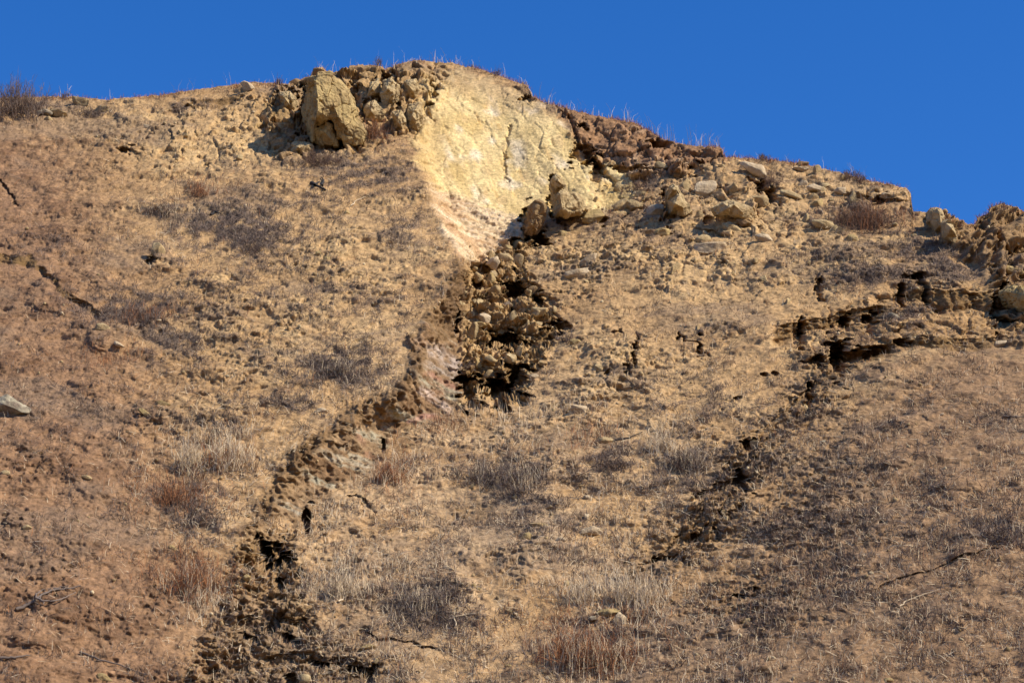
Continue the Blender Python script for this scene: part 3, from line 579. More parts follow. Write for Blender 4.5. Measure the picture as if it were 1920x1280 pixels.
ROCKS = [
 # u, v, w, h, mat, rot, label
 (1162, 389, 34, 22, 'tan', -15, 'rounded tan boulder in the row right of the bare face, beside the two-lobed rock'),
 (1186, 386, 30, 18, 'tan', 10, 'smaller tan boulder leaning on the right side of the rounded one'),
 (1114, 410, 42, 22, 'yellow', -25, 'slanting yellow slab pointing up right below the bare face'),
 (1232, 394, 30, 28, 'pale', 5, 'upright pale block left of the narrow standing stone'),
 (1258, 410, 28, 18, 'tan', -5, 'low tan boulder at the foot of the narrow standing stone'),
 (1392, 417, 26, 12, 'brown', 5, 'flat brown slab under the widest tan boulder'),
 (1328, 465, 62, 26, 'pale', -6, 'large smooth pale boulder lying alone below the upper right outcrops'),
 (1372, 428, 34, 24, 'tan', 20, 'blunt tan block below left of the flat brown slab'),
 (1430, 447, 30, 18, 'pale', 25, 'pale oval stone right of the blunt tan block on the upper right slope'),
 (1320, 358, 50, 24, 'pale', -18, 'pale humped rock just above the narrow standing stone, near the grey brush'),
 (1242, 434, 26, 18, 'yellow', 0, 'yellow wedge shaped stone below the low tan boulder'),
 (1054, 439, 18, 14, 'yellow', 0, 'small yellow cube shaped stone right of the dark gap under the bare face'),
 (1594, 448, 20, 20, 'yellow', 0, 'round yellow boulder standing up under the big rust brown bush'),
 (1548, 423, 40, 18, 'tan', 12, 'tan slab left of the big rust brown bush'),
 (1714, 443, 16, 10, 'tan', 8, 'small tan stone right of the big rust brown bush'),
 (1664, 366, 34, 14, 'pale', 6, 'flat pale slab in the rim near the notch in the right skyline'),
 (1506, 345, 18, 14, 'pale', 0, 'small white block in the rubble below the right skyline'),
 (1530, 355, 36, 16, 'pale', 10, 'long pale slab in the rubble below the right skyline'),
 (1576, 358, 22, 14, 'pale', 0, 'short pale slab right of the long pale slab below the right skyline'),
 (1532, 383, 24, 20, 'yellow', 5, 'yellow block with a rounded top below the long pale slab'),
 (1505, 318, 26, 12, 'pale', 8, 'pinkish stone tucked under the dark clump on the right skyline'),
 (1460, 318, 0, 0, '', 0, ''),
 (1418, 318, 44, 20, 'pale', 25, 'broad pale rock sloping down right just under the right skyline'),
 (1478, 365, 40, 16, 'tan', 28, 'tilted tan slab beside the dark cleft of the upper right slope'),
 (1420, 378, 30, 22, 'tan', 15, 'tan block at the left lip of the dark cleft of the upper right slope'),
 (1425, 445, 0, 0, '', 0, ''),
 (1676, 595, 18, 12, 'grey', 35, 'grey oval stone on the ledge between the two right hand breaks'),
 (1873, 645, 26, 14, 'pale', 0, 'pale stone by the right edge, just under the lower ledge'),
 (82, 213, 28, 16, 'grey', 5, 'smooth oval grey boulder under the dark bush on the left skyline'),
 (110, 216, 26, 16, 'tan', 12, 'tan angular boulder right of the smooth oval grey one'),
 (92, 225, 14, 9, 'tan', 0, 'small tan stone under the smooth oval grey boulder'),
 (153, 195, 30, 26, 'tan', 0, 'big blocky tan boulder on the left skyline, right of the dark bush'),
 (192, 207, 26, 12, 'tan', 0, 'low tan stone right of the big blocky boulder of the left skyline'),
 (238, 281, 24, 12, 'pale', 10, 'pale slab casting a dark shadow on the upper left slope'),
 (276, 238, 10, 7, 'pale', 30, 'tiny white stone under the left skyline'),
 (30, 763, 54, 32, 'grey', 32, 'pale lichen covered boulder with a dark underside at the left edge'),
 (192, 612, 22, 16, 'tan', 10, 'rounded tan knob on top of the smooth earth mound at left'),
 (222, 646, 18, 9, 'pale', 25, 'small pale slab at the foot of the smooth earth mound at left'),
 (307, 756, 24, 11, 'yellow', 12, 'bright angular stone in the left hollow, the higher of the neighbouring two'),
 (276, 777, 28, 9, 'yellow', 38, 'thin slanting stone in the left hollow, the lower of the neighbouring two'),
 (299, 601, 8, 4, 'pale', 0, 'tiny white stone in the dark brush of the left slope'),
 (117, 588, 9, 6, 'pale', 0, 'tiny white stone above the smooth earth mound at left'),
 (602, 770, 20, 9, 'pale', -12, 'flat white stone on the slope just above the broken soil edge'),
 (10, 887, 14, 10, 'tan', 0, 'small tan stone at the left edge below the lichen covered boulder'),
 (162, 894, 18, 7, 'tan', 10, 'flat tan stone on the smooth left slope'),
 (323, 1026, 14, 12, 'yellow', 0, 'round yellow stone between the two rust coloured grass patches'),
 (194, 1268, 28, 15, 'yellow', 15, 'bright flat stone near the bottom edge at left'),
 (50, 988, 14, 9, 'tan', 0, 'small stone left of the bare left slope below mid height'),
 (460, 1083, 14, 10, 'yellow', 0, 'stone in the soil left under the double hole of the side scarp'),
 (690, 1213, 26, 16, 'yellow', -8, 'mossy yellow stone above the long curved crack near the bottom'),
 (804, 1065, 13, 10, 'pale', 0, 'round pale stone, left of the pair on the lower middle slope'),
 (836, 1064, 15, 9, 'pale', 0, 'left stone of the touching pale pair on the lower middle slope'),
 (848, 1068, 11, 7, 'pale', 10, 'right stone of the touching pale pair on the lower middle slope'),
 (888, 1097, 10, 7, 'yellow', 10, 'upper of two small yellow stones on the lower middle slope'),
 (897, 1103, 9, 6, 'yellow', 10, 'lower of two small yellow stones on the lower middle slope'),
 (955, 1144, 12, 9, 'tan', 20, 'small brown topped stone beside a bright pebble on the lower middle slope'),
 (967, 1150, 8, 7, 'pale', 0, 'bright pebble beside the small brown topped stone'),
 (1102, 933, 16, 11, 'pale', 10, 'bright rounded stone right of the big grey brush heap'),
 (1100, 970, 10, 16, 'pale', 15, 'small upright white stone above the broad half buried slab'),
 (1108, 994, 50, 18, 'pale', -6, 'broad half buried pale slab in the middle of the lower slope'),
 (1012, 984, 44, 13, 'tan', 8, 'long low tan rock left of the broad half buried slab'),
 (988, 1006, 18, 12, 'yellow', -10, 'yellow stone below left of the long low tan rock'),
 (1052, 1012, 14, 9, 'pale', 0, 'small pale stone between the long low rock and the broad slab'),
 (1140, 1150, 36, 18, 'yellow', -8, 'flat capping slab of the paired rocks in the straw grass'),
 (1156, 1165, 26, 28, 'pale', -30, 'leaning pale slab of the paired rocks in the straw grass'),
 (1112, 1158, 14, 10, 'grey', 0, 'grey stone left of the paired rocks in the straw grass'),
 (1062, 1095, 9, 13, 'tan', 10, 'upright tan stone above the lower straw grass'),
 (970, 950, 0, 0, '', 0, ''),
 (965, 931, 10, 6, 'tan', 0, 'small stone at the lower edge of the big grey brush heap'),
 (952, 1248, 14, 8, 'yellow', 5, 'yellow pebble below a dark tuft near the bottom edge'),
 (1085, 768, 44, 16, 'pale', -8, 'pale flat rock among dry grass under the chasm'),
 (1136, 828, 26, 12, 'tan', 0, 'tan stone above the grey brush right of the middle'),
 (1004, 706, 18, 8, 'pale', 5, 'pale stone on the right rim of the lowest dark hole'),
 (986, 738, 16, 11, 'tan', 0, 'tan stone on the right lip of the lowest dark hole'),
 (1100, 490, 34, 20, 'pale', -35, 'tilted pale rock right of the chasm top'),
 (1086, 512, 40, 14, 'pale', -14, 'long pale rock under the tilted one right of the chasm top'),
 (925, 492, 22, 28, 'pale', 10, 'tall pale block at the top of the chasm, left of its neighbour'),
 (950, 488, 28, 26, 'tan', -10, 'tan block at the top of the chasm, right of the tall pale one'),
 (970, 466, 20, 16, 'yellow', -20, 'bright yellow block wedged at the mouth of the upper dark gap'),
 (953, 467, 14, 10, 'yellow', 10, 'small yellow wedge left of the bright yellow block'),
 (922, 522, 18, 22, 'yellow', 20, 'leaning yellow block just under the tall pale one'),
 (894, 520, 16, 18, 'tan', 0, 'tan block beside the left wall of the chasm top'),
 (952, 573, 18, 12, 'pale', 0, 'round whitish stone in the middle of the chasm'),
 (936, 578, 14, 10, 'yellow', 0, 'small yellow stone left of the round whitish stone in the chasm'),
 (906, 595, 24, 18, 'pale', 10, 'angular pale block in the chasm, over a flat yellow stone'),
 (898, 609, 24, 10, 'yellow', 5, 'flat yellow stone under the angular pale block in the chasm'),
 (940, 632, 24, 20, 'tan', 0, 'crumbling tan lump roofing the middle dark hole of the chasm'),
 (915, 700, 20, 14, 'tan', 0, 'tan block between the two lowest dark holes'),
 (893, 681, 22, 18, 'yellow', 0, 'yellow lump above the lowest left hole of the chasm'),
 (1000, 545, 18, 14, 'brown', 0, 'brown lump on the right wall of the chasm'),
 (1012, 585, 26, 18, 'tan', 0, 'pale brown lump halfway down the right wall of the chasm'),
 (1080, 642, 18, 12, 'yellow', 0, 'yellow stone on the slope right of the chasm'),
 (1008, 1240, 0, 0, '', 0, ''),
 (652, 400, 10, 9, 'yellow', 0, 'small yellow stone on the slope below the charred stump, higher one'),
 (598, 476, 14, 9, 'yellow', 0, 'lone rounded yellow stone on the mid left slope'),
 (612, 486, 14, 8, 'yellow', 0, 'flat yellow stone under the lone rounded one'),
 (300, 470, 26, 28, 'tan', 10, 'earthy tan knob with a dark left side on the left slope'),
 (1745, 735, 8, 4, 'pale', 0, 'tiny white stone on the smooth right slope, higher one'),
 (1766, 777, 8, 5, 'pale', 0, 'tiny white stone on the smooth right slope, lower one'),
 (1543, 828, 12, 8, 'grey', 0, 'grey stone right of the long broken line on the right slope'),
 (1668, 1274, 18, 7, 'yellow', 0, 'pale flat stone at the bottom edge, right half'),
 (1028, 1272, 16, 9, 'pale', 35, 'pale sliver of stone at the bottom edge under the rust coloured bush'),
 (1898, 510, 34, 20, 'yellow', 25, 'round ended yellow rib in the washed out bank at the right edge'),
 (672, 133, 34, 22, 'brown', 0, 'brown topped rock on the skyline right of the great split boulder'),
 (596, 138, 22, 18, 'brown', 0, 'rounded brown knob on the skyline above the great split boulder'),
 (552, 154, 16, 12, 'brown', 0, 'small dark knob on the skyline left of the great split boulder'),
 (467, 164, 26, 20, 'pale', 15, 'pale block just under the skyline left of the outcrops'),
 (1504, 308, 22, 11, 'brown', 0, 'dark brown clump on the right skyline over a pinkish stone'),
]
for i, (u, v, w, h, mt, rot, lab) in enumerate(ROCKS):
    if not lab: continue
    bigr = w > 24
    boulder(u, v, w, h, mt, lab, 400 + i, 'rocks lying on the hillside', rot, sub=4 if bigr else 3, cuts=13, rough=.065 if bigr else .07,
            name='boulder' if bigr else 'stone', cat='boulder' if bigr else 'stone')

# ------------------------------------------------------------------ stones with a shape of their own
from mathutils.geometry import delaunay_2d_cdt
UPV = np.array([0.0, -math.sin(R(20)), math.cos(R(20))])
def stone(outline, inner, u0, v0, mat, label, seed, back=1.6, push=0.0, ro=.06, cuts=4, cat='boulder', name='boulder', cell=.5):
    """outline and inner points (u, v, metres of relief); flat facets between them, closed at the back"""
    p, n, _ = spot(u0, v0); p = p[0]; s_ = mpp(p)
    allp = list(outline) + list(inner); k = len(outline)
    r = delaunay_2d_cdt([Vector((a[0], -a[1])) for a in allp], [], [list(range(k))], 1, 1e-4)
    vs, fs = r[0], r[2]
    idx = [min(range(len(allp)), key=lambda i: (allp[i][0] - q.x) ** 2 + (allp[i][1] + q.y) ** 2) for q in vs]
    bm = bmesh.new(); F_ = []
    for q, i in zip(vs, idx): F_.append(bm.verts.new(((q.x - u0) * s_, -allp[i][2], (q.y + v0) * s_)))
    for f in fs: bm.faces.new([F_[i] for i in f])
    be = [e for e in bm.edges if len(e.link_faces) == 1]
    g = bmesh.ops.extrude_edge_only(bm, edges=be); nv = [x for x in g['geom'] if isinstance(x, bmesh.types.BMVert)]
    for x in nv: x.co.y += back
    bmesh.ops.holes_fill(bm, edges=[e for e in bm.edges if len(e.link_faces) == 1])
    bmesh.ops.triangulate(bm, faces=bm.faces[:]); bmesh.ops.recalc_face_normals(bm, faces=bm.faces[:])
    for _ in range(cuts):
        bmesh.ops.subdivide_edges(bm, edges=[e for e in bm.edges if e.calc_length() > .05], cuts=1, use_grid_fill=True)
        bmesh.ops.triangulate(bm, faces=[f for f in bm.faces if len(f.verts) > 3])
    bm.normal_update(); co = np.array([x.co[:] for x in bm.verts]); nn = np.array([x.normal[:] for x in bm.verts])
    c, e, i = chips(co + seed * 3.1 + .1 * noise(co + seed, .5, 1)[:, None], (cell, cell, cell * 1.3), 5)
    d = ro * (1.2 * noise(co + seed, .7, 1) + .7 * noise(co + seed, .25, 2) + .4 * noise(co + seed, .1, 3) + .9 * c - .6 * (1 - sstep(0, .08, e)))
    co = co + nn * d[:, None]
    for x, q in zip(bm.verts, co): x.co = q
    me = bpy.data.meshes.new(name); bm.to_mesh(me); bm.free(); me.materials.append(M_rock[mat])
    o = bpy.data.objects.new(name, me); C.objects.link(o); o.location = Vector(p) - Vector(DV) * push; o.rotation_euler = (R(20), 0, 0)
    return tag(o, label, cat)
stone([(586, 150, .3), (600, 142, .5), (622, 142, .3), (645, 160, .1), (662, 190, .0), (670, 225, .1), (684, 250, .0), (680, 272, .0), (650, 274, .3), (644, 262, .5), (634, 262, .4), (630, 235, .8), (624, 228, .9), (594, 240, .9), (590, 268, .4), (578, 272, -1.2), (566, 245, -1.9), (560, 200, -2.2), (568, 172, -1.8)],
      [(598, 160, .9), (603, 190, 1.5), (604, 218, 1.7), (630, 200, 1.0), (640, 225, 1.1), (655, 245, .7), (640, 175, .6)], 618, 262, 'yellow',
      'great tan split boulder with a dark left flank and a shadowed cleft in its foot', 3.0, back=3.2, push=.6, ro=.08, cuts=5, cell=.7)
stone([(592, 244, .3), (612, 230, .5), (626, 234, .5), (632, 260, .3), (634, 275, .2), (606, 276, .3), (590, 268, .1)], [(610, 250, .8), (622, 262, .6)], 612, 266, 'yellow',
      'yellow block lying in the cleft under the great split boulder', 5.0, back=1.4, push=.3, ro=.06)
stone([(1034, 338, .3), (1042, 331, .5), (1052, 337, .4), (1057, 354, .3), (1066, 364, .1), (1082, 368, .0), (1094, 380, -.2), (1100, 396, -.2), (1086, 406, .1), (1060, 408, .3), (1040, 408, -.9), (1040, 388, -1.0), (1036, 366, -.8), (1033, 350, -.6)],
      [(1045, 346, .9), (1049, 372, 1.1), (1051, 396, 1.1), (1062, 370, .8), (1078, 392, .5)], 1076, 402, 'tan',
      'standing pillar of tan rock with a knobbed head, in front of the bare face', 9.0, back=2.2, push=1.2, ro=.08, cuts=5, cell=.9)
stone([(1253, 352, .2), (1262, 346, .3), (1270, 350, .3), (1273, 362, .2), (1280, 372, .1), (1288, 388, .0), (1296, 398, .0), (1280, 404, .2), (1256, 403, -.6), (1250, 376, -.7)], [(1259, 358, .6), (1262, 385, .9), (1278, 392, .5)], 1264, 400, 'tan',
      'narrow standing stone of tan rock with a shadow down its left side', 14.0, back=1.2, push=.5, ro=.06)
stone([(1000, 388, .2), (1010, 384, .3), (1017, 392, .2), (1020, 406, .0), (1016, 422, .0), (1008, 436, .1), (996, 442, .2), (984, 438, -.3), (983, 425, -.6), (990, 404, -.5)], [(1002, 400, .6), (996, 424, .8), (1006, 415, .5)], 1004, 438, 'brown',
      'rough knobbly brown rock above the dark gap at the foot of the bare face', 21.0, back=1.2, push=.8, ro=.10, cell=.35)
stone([(1744, 398, .1), (1752, 391, .2), (1764, 393, .1), (1768, 404, .1), (1762, 420, .1), (1768, 436, .0), (1748, 434, .1), (1742, 415, .0)], [(1754, 404, .5), (1756, 422, .5)], 1755, 430, 'tan', 'round headed tan knob on the right skyline, right of the notch', 31.0, back=.9, push=.4, ro=.04)
stone([(1768, 418, .1), (1776, 412, .2), (1784, 424, .1), (1792, 446, .0), (1786, 458, .1), (1770, 446, .1)], [(1776, 430, .5)], 1778, 448, 'tan', 'leaning tan rib below right of the round headed knob on the skyline', 33.0, back=.9, push=.3, ro=.04)
stone([(1880, 548, .1), (1896, 540, .3), (1930, 545, .3), (1960, 560, .2), (1955, 590, .4), (1920, 598, .5), (1900, 592, .4), (1886, 570, .2)], [(1905, 558, .9), (1925, 575, 1.0)], 1915, 586, 'yellow', 'big overhanging yellow boulder over a dark cave at the right edge', 35.0, back=1.8, push=.7, ro=.08, cell=.6)
stone([(1336, 390, .0), (1352, 381, .2), (1374, 378, .2), (1392, 386, .1), (1408, 392, .1), (1416, 408, .0), (1396, 414, .2), (1366, 408, .3), (1342, 404, .1)], [(1362, 392, .7), (1388, 400, .7), (1372, 386, .6)], 1376, 406, 'tan', 'widest tan boulder on the upper right slope, split by a fine joint', 37.0, back=1.1, push=.35, ro=.05)
for k_, (ou, lab, mt) in enumerate([
    ([(718, 150), (734, 144), (744, 158), (748, 185), (740, 200), (722, 198), (712, 176)], 'leaning tan block with a dark side below the summit', 'tan'),
    ([(756, 150), (778, 146), (784, 166), (780, 186), (760, 184)], 'square tan block right of the leaning one below the summit', 'tan'),
    ([(764, 196), (786, 190), (790, 222), (784, 250), (762, 244)], 'tall tan block on the left corner of the bare face', 'tan'),
    ([(684, 196), (700, 186), (716, 206), (720, 228), (700, 238), (684, 222)], 'yellow block between the great split boulder and the bare face', 'yellow'),
    ([(692, 152), (708, 148), (714, 172), (704, 190), (690, 180)], 'narrow tan block right of the great split boulder', 'tan'),
    ([(736, 212), (752, 208), (762, 232), (756, 254), (742, 246)], 'narrow yellow block left of the tall tan one by the bare face', 'yellow'),
    ([(522, 172), (540, 168), (552, 186), (550, 206), (530, 208)], 'upright tan block left of the great split boulder', 'tan'),
    ([(545, 268), (562, 264), (584, 270), (584, 292), (562, 296), (544, 288)], 'squat yellow block below left of the great split boulder', 'yellow'),
    ([(652, 240), (668, 222), (682, 240), (690, 262), (672, 270)], 'pointed yellow slab leaning on the right of the great split boulder', 'yellow'),
    ([(900, 262), (908, 255), (0, 0)], '', ''),
    ]):
    if not lab: continue
    cu_, cv_ = np.mean([q[0] for q in ou]), np.mean([q[1] for q in ou])
    stone([(a, b, .15 * ((i_ * 7) % 3)) for i_, (a, b) in enumerate(ou)], [(cu_ - 3, cv_ - 2, .75), (cu_ + 4, cv_ + 7, .65)], cu_, max(q[1] for q in ou) - 3, 'tan', lab.replace('yellow', 'tan'), 50.0 + k_ * 3, back=1.7, push=-.30, ro=.075, cell=.42)

# ------------------------------------------------------------------ vegetation
def veg_mat(name, a, b, trans=.0):
    m = bpy.data.materials.new(name); m.use_nodes = True; n = m.node_tree.nodes; l = m.node_tree.links; p = n['Principled BSDF']
    p.inputs['Roughness'].default_value = .85; p.inputs['Specular IOR Level'].default_value = .1
    g = n.new('ShaderNodeNewGeometry'); mx = n.new('ShaderNodeMix'); mx.data_type = 'RGBA'; mx.inputs[6].default_value = (*a, 1); mx.inputs[7].default_value = (*b, 1)
    l.new(g.outputs['Random Per Island'], mx.inputs[0]); l.new(mx.outputs[2], p.inputs['Base Color']); return m
M_straw = veg_mat('dry_straw', (.72, .58, .38), (.46, .34, .20))
M_rust = veg_mat('rust_stems', (.40, .17, .065), (.20, .09, .045))
M_grey = veg_mat('grey_twigs', (.24, .18, .135), (.085, .06, .045))
M_brown = veg_mat('brown_stems', (.20, .12, .075), (.11, .07, .05))
M_bark = veg_mat('weathered_wood', (.22, .17, .13), (.10, .075, .06))
M_char = veg_mat('charred_wood', (.018, .016, .016), (.05, .045, .04))
def unit(a): return a / (np.linalg.norm(a, axis=-1, keepdims=True) + 1e-9)
def blades(p, length, width, lean, rg, droop=.15, up=None):
    """bent, tapering blades: two quads each"""
    n = len(p)
    az = rg.uniform(0, 2 * np.pi, n); ln = np.abs(rg.normal(0, lean, n)).clip(0, 1.5)
    d = np.stack([np.cos(az) * np.sin(ln), np.sin(az) * np.sin(ln), np.cos(ln)], -1)
    fa = rg.uniform(0, 2 * np.pi, n); side = unit(np.cross(d, np.stack([np.cos(fa), np.sin(fa), 0 * fa + .2], -1)))
    L_ = length[:, None]; W_ = width[:, None]
    bend = np.stack([np.cos(az), np.sin(az), 0 * az - .4], -1) * L_ * droop * rg.uniform(0, 1, n)[:, None]
    a = p - d * L_ * .06; m = p + d * L_ * .55; t = p + d * L_ + bend
    v = np.stack([a - side * W_ * .5, a + side * W_ * .5, m - side * W_ * .42, m + side * W_ * .42, t - side * W_ * .15, t + side * W_ * .15], 1).reshape(-1, 3)
    k = np.arange(n)[:, None] * 6
    q = np.concatenate([k + np.array([[0, 1, 3, 2]]), k + np.array([[2, 3, 5, 4]])])
    return v, q
class Heap:
    def __init__(s): s.v = []; s.q = []; s.n = 0
    def add(s, v, q): s.v.append(v); s.q.append(q + s.n); s.n += len(v)
    def build(s, name, mat, parent=None): return mesh_from(name, np.concatenate(s.v), np.concatenate(s.q), None, None, mat, parent)
def scatter(n, mask, rg, vmax=1300):
    u = rg.uniform(-120, 2040, n * 3); v = rg.uniform(110, vmax, n * 3)
    ok = v > np.interp(u, us, cu) + 1; u, v = u[ok], v[ok]
    fj = np.clip(((u - us[0]) / STEP).astype(int), 0, NU - 1); e = cs[fj]; c = cu[fj]
    fi = np.where(v > e, (v - VB) / (e - VB) * NA, NA + (v - e) / (c - e) * (NB - 1)).astype(int).clip(0, NV - 1)
    k = rg.uniform(0, 1, len(u)) < mask[fi * NU + fj]
    return u[k][:n], v[k][:n]
free = np.clip(1 - rock - lam - .85 * low - .6 * blk - .8 * rub - .6 * lip - .85 * cap, 0.0, 1)
patch = sstep(-.25, .45, noise(B, 1.2, 401) + .6 * noise(B, .5, 402))
# grey twig litter
h = Heap(); rg = np.random.default_rng(11)
u, v = scatter(380000, np.clip(gm * 1.0 + .16 * patch * sstep(-.3, .5, groove), 0, 1) * free, rg)
p, n, _ = spot(u, v); s = mpp(p.T)
h.add(*blades(p, rg.uniform(.06, .26, len(p)), rg.uniform(.008, .020, len(p)), 1.1, rg))
tag(h.build('twig_litter', M_grey), None, 'twig litter', kind='stuff')['label'] = 'grey mats of dead twigs spread over the slope'
# brown stubble
h = Heap(); rg = np.random.default_rng(12)
mk = np.clip(.16 * patch + .30 * rights * patch + .3 * red + .25 * sstep(700, 1000, V2) * patch + .15 * gm, 0, 1) * free * (1 - .75 * lefts * (1 - red))
u, v = scatter(110000, mk, rg); p, n, _ = spot(u, v)
h.add(*blades(p, rg.uniform(.06, .26, len(p)), rg.uniform(.010, .020, len(p)), .7, rg))
o = h.build('brown_stubble', M_brown); tag(o, 'short brown stubble of dead weeds over the whole slope', 'stubble', kind='stuff')
# straw
STR = [(400, 845, 80, 34, 1), (350, 860, 40, 40, .8), (480, 850, 60, 30, .5), (1150, 1110, 90, 34, 1), (1200, 1150, 60, 30, .6), (640, 1085, 80, 40, .7), (720, 1060, 80, 40, .3), (380, 1140, 50, 36, .6), (1230, 810, 60, 40, .5), (1210, 850, 50, 30, .5), (740, 870, 90, 40, .5), (980, 780, 120, 30, .5), (1250, 870, 50, 60, .3),
       (760, 1140, 60, 40, .3), (1150, 930, 60, 40, .2), (330, 420, 60, 40, .15), (620, 960, 60, 40, .4), (1180, 1000, 60, 40, .2), (830, 1240, 100, 60, .15), (1100, 1230, 90, 60, .3), (1450, 1250, 200, 60, .12), (930, 800, 60, 30, .5), (1090, 760, 60, 24, .4), (260, 920, 60, 40, .1)]
sm = blobs(U2, V2, STR)
h = Heap(); rg = np.random.default_rng(13)
u, v = scatter(52000, np.clip(sm * 1.6 * (.3 + patch) + .030 * patch * sstep(250, 900, V2) + .012 + .05 * sstep(900, 1250, V2) * patch, 0, 1) * free * (1 - .8 * lefts * (1 - np.clip(sm * 2, 0, 1))), rg)
p, n, idx = spot(u, v); sl = np.clip(sm[idx] * 1.2, .0, 1)
h.add(*blades(p, rg.uniform(.10, .32, len(p)) * (1 + 1.1 * sl), rg.uniform(.009, .017, len(p)), .45, rg))
o = h.build('straw_grass', M_straw); tag(o, 'pale dry straw grass standing in thin tufts over the slope', 'dry grass', kind='stuff')
h = Heap(); rg = np.random.default_rng(14)
u, v = scatter(46000, np.clip(red * 1.4 * (.4 + patch) + .02 * patch, 0, 1) * free, rg)
p, n, idx = spot(u, v)
h.add(*blades(p, rg.uniform(.12, .42, len(p)), rg.uniform(.009, .016, len(p)), .5, rg))
o = h.build('rust_weeds', M_rust); tag(o, 'rust coloured dead weeds in loose patches', 'dead weeds', kind='stuff')
h = Heap(); rg = np.random.default_rng(16)
u, v = scatter(60000, np.clip((.12 + .5 * sstep(600, 900, V2)) * (.3 + .7 * patch), 0, 1) * free * (1 - .85 * lefts), rg); p, n, _ = spot(u, v)
h.add(*blades(p + n * .02, rg.uniform(.06, .30, len(p)), rg.uniform(.008, .014, len(p)), 1.3, rg, .3))
o = h.build('straw_litter', M_straw); tag(o, 'pale broken straw lying flat over the lower slope', 'straw litter', kind='stuff')
# the fringe along the crest
h = Heap(); rg = np.random.default_rng(15)
u = rg.uniform(-120, 2040, 9000); fr_ = .25 + .75 * (np.sin(u * .021) * np.sin(u * .0071 + 1) > -.3); k = rg.uniform(0, 1, len(u)) < fr_; u = u[k]
v = np.interp(u, us, cu) + rg.uniform(.5, 9, len(u)) ; p, n, _ = spot(u, v)
h.add(*blades(p + np.array([0, .1, 0]), rg.uniform(.08, .30, len(p)), rg.uniform(.012, .022, len(p)), .6, rg))
o = h.build('crest_weeds', M_rust); tag(o, 'low reddish weeds fringing the skyline of the hill', 'dead weeds', kind='stuff')
h = Heap()
cl_u = np.concatenate([rg.normal(c, w, k) for c, w, k in [(430, 40, 16), (520, 14, 10), (620, 30, 14), (720, 30, 20), (810, 40, 44), (860, 12, 8), (935, 25, 12), (985, 14, 10), (1020, 14, 14), (1060, 14, 12), (1100, 16, 14), (1130, 12, 10), (1176, 5, 16), (1205, 14, 10), (1250, 20, 26), (1300, 24, 34), (1340, 12, 18), (1450, 40, 8), (1540, 30, 6), (205, 4, 4), (120, 12, 6), (1620, 20, 8), (320, 40, 6)]])
v = np.interp(cl_u, us, cu) + rg.uniform(1, 4, len(cl_u)); p, n, _ = spot(cl_u, v)
h.add(*blades(p, .2 + .75 * rg.uniform(0, 1, len(p)) ** 2, rg.uniform(.009, .016, len(p)), .22, rg, .35))
o = h.build('tall_straw', M_straw); tag(o, 'tall pale straw stalks standing against the sky along the crest', 'dry grass', kind='stuff')

# loose clods and gravel, far too many to count
rg = np.random.default_rng(21)
iv, if_ = ICO[1]
mk = np.clip(.06 * (1 - .5 * lefts) + .35 * clod + .8 * rub + .35 * pale + .35 * led + .3 * blobs(U2, V2, [(1150, 430, 160, 60, 1), (900, 500, 60, 40, 1), (940, 780, 120, 20, .6)]), 0, 1) * (1 - rock)
u, v = scatter(6000, mk, rg); p, n, idx = spot(u, v); m = len(p)
sz = (.022 + .11 * rg.uniform(0, 1, m) ** 3.0) * np.clip(mpp(p.T) / .045, .6, 1)
sc3 = rg.uniform(.6, 1.3, (m, 1, 3)) * sz[:, None, None]
jit = rg.uniform(.72, 1.15, (m, len(iv), 1))
vv = iv[None] * jit * sc3
an = rg.uniform(0, 6.28, m); ca, sa = np.cos(an)[:, None], np.sin(an)[:, None]
x = vv[..., 0] * ca - vv[..., 2] * sa; z = vv[..., 0] * sa + vv[..., 2] * ca
vv = np.stack([x, vv[..., 1], z], -1) + (p + n * sz[:, None] * .3)[:, None, :]
ff = (np.arange(m)[:, None, None] * len(iv) + if_[None]).reshape(-1, 3)
cc = np.repeat(np.clip(mix(np.tile(col(.36, .25, .12), (m, 1)), col(.56, .43, .24), (rg.uniform(0, 1, m) > .72).astype(f32)) * rg.uniform(.6, 1.1, (m, 1)), .03, .8), len(iv), 0)
o = mesh_from('loose_clods', vv.reshape(-1, 3), None, ff, cc, earth_mat('clod_earth', var=.2, scale=9, bump=.4)); tag(o, 'loose clods and gravel strewn over the slope', 'clods', kind='stuff')

# blocks fallen into the chasm
rg = np.random.default_rng(31); hv = []; hf_ = []; k0 = 0
var = [rock_shape(3, (1.2, 1.0, .95), 700 + q, 9, .05, .45) for q in range(8)]
u, v = scatter(1500, np.clip(.42 * rr_ + rub + .9 * blobs(U2, V2, [(905, 505, 34, 26, 1), (940, 492, 30, 22, 1), (900, 560, 30, 60, .6), (1010, 600, 40, 60, .5)]), 0, 1) * (1 - np.clip(dk, 0, 1)) + .03 * line + .05 * clod + .06 * pale * sstep(1000, 1100, U2), rg); p, n, idx = spot(u, v)
for a in range(len(p)):
    vv, ff = var[a % 8]; z_ = .09 + .24 * rg.uniform() ** 2.2; m3 = rotm(*rg.uniform(-3, 3, 3))
    hv.append(vv @ m3.T * z_ + p[a] - DV * z_ * .25); hf_.append(ff + k0); k0 += len(vv)

o = mesh_from('rubble', np.concatenate(hv), None, np.concatenate(hf_), None, M_rock['tan']); tag(o, 'tan rubble blocks choking the chasm and strewn below the skyline', 'rubble', kind='stuff')

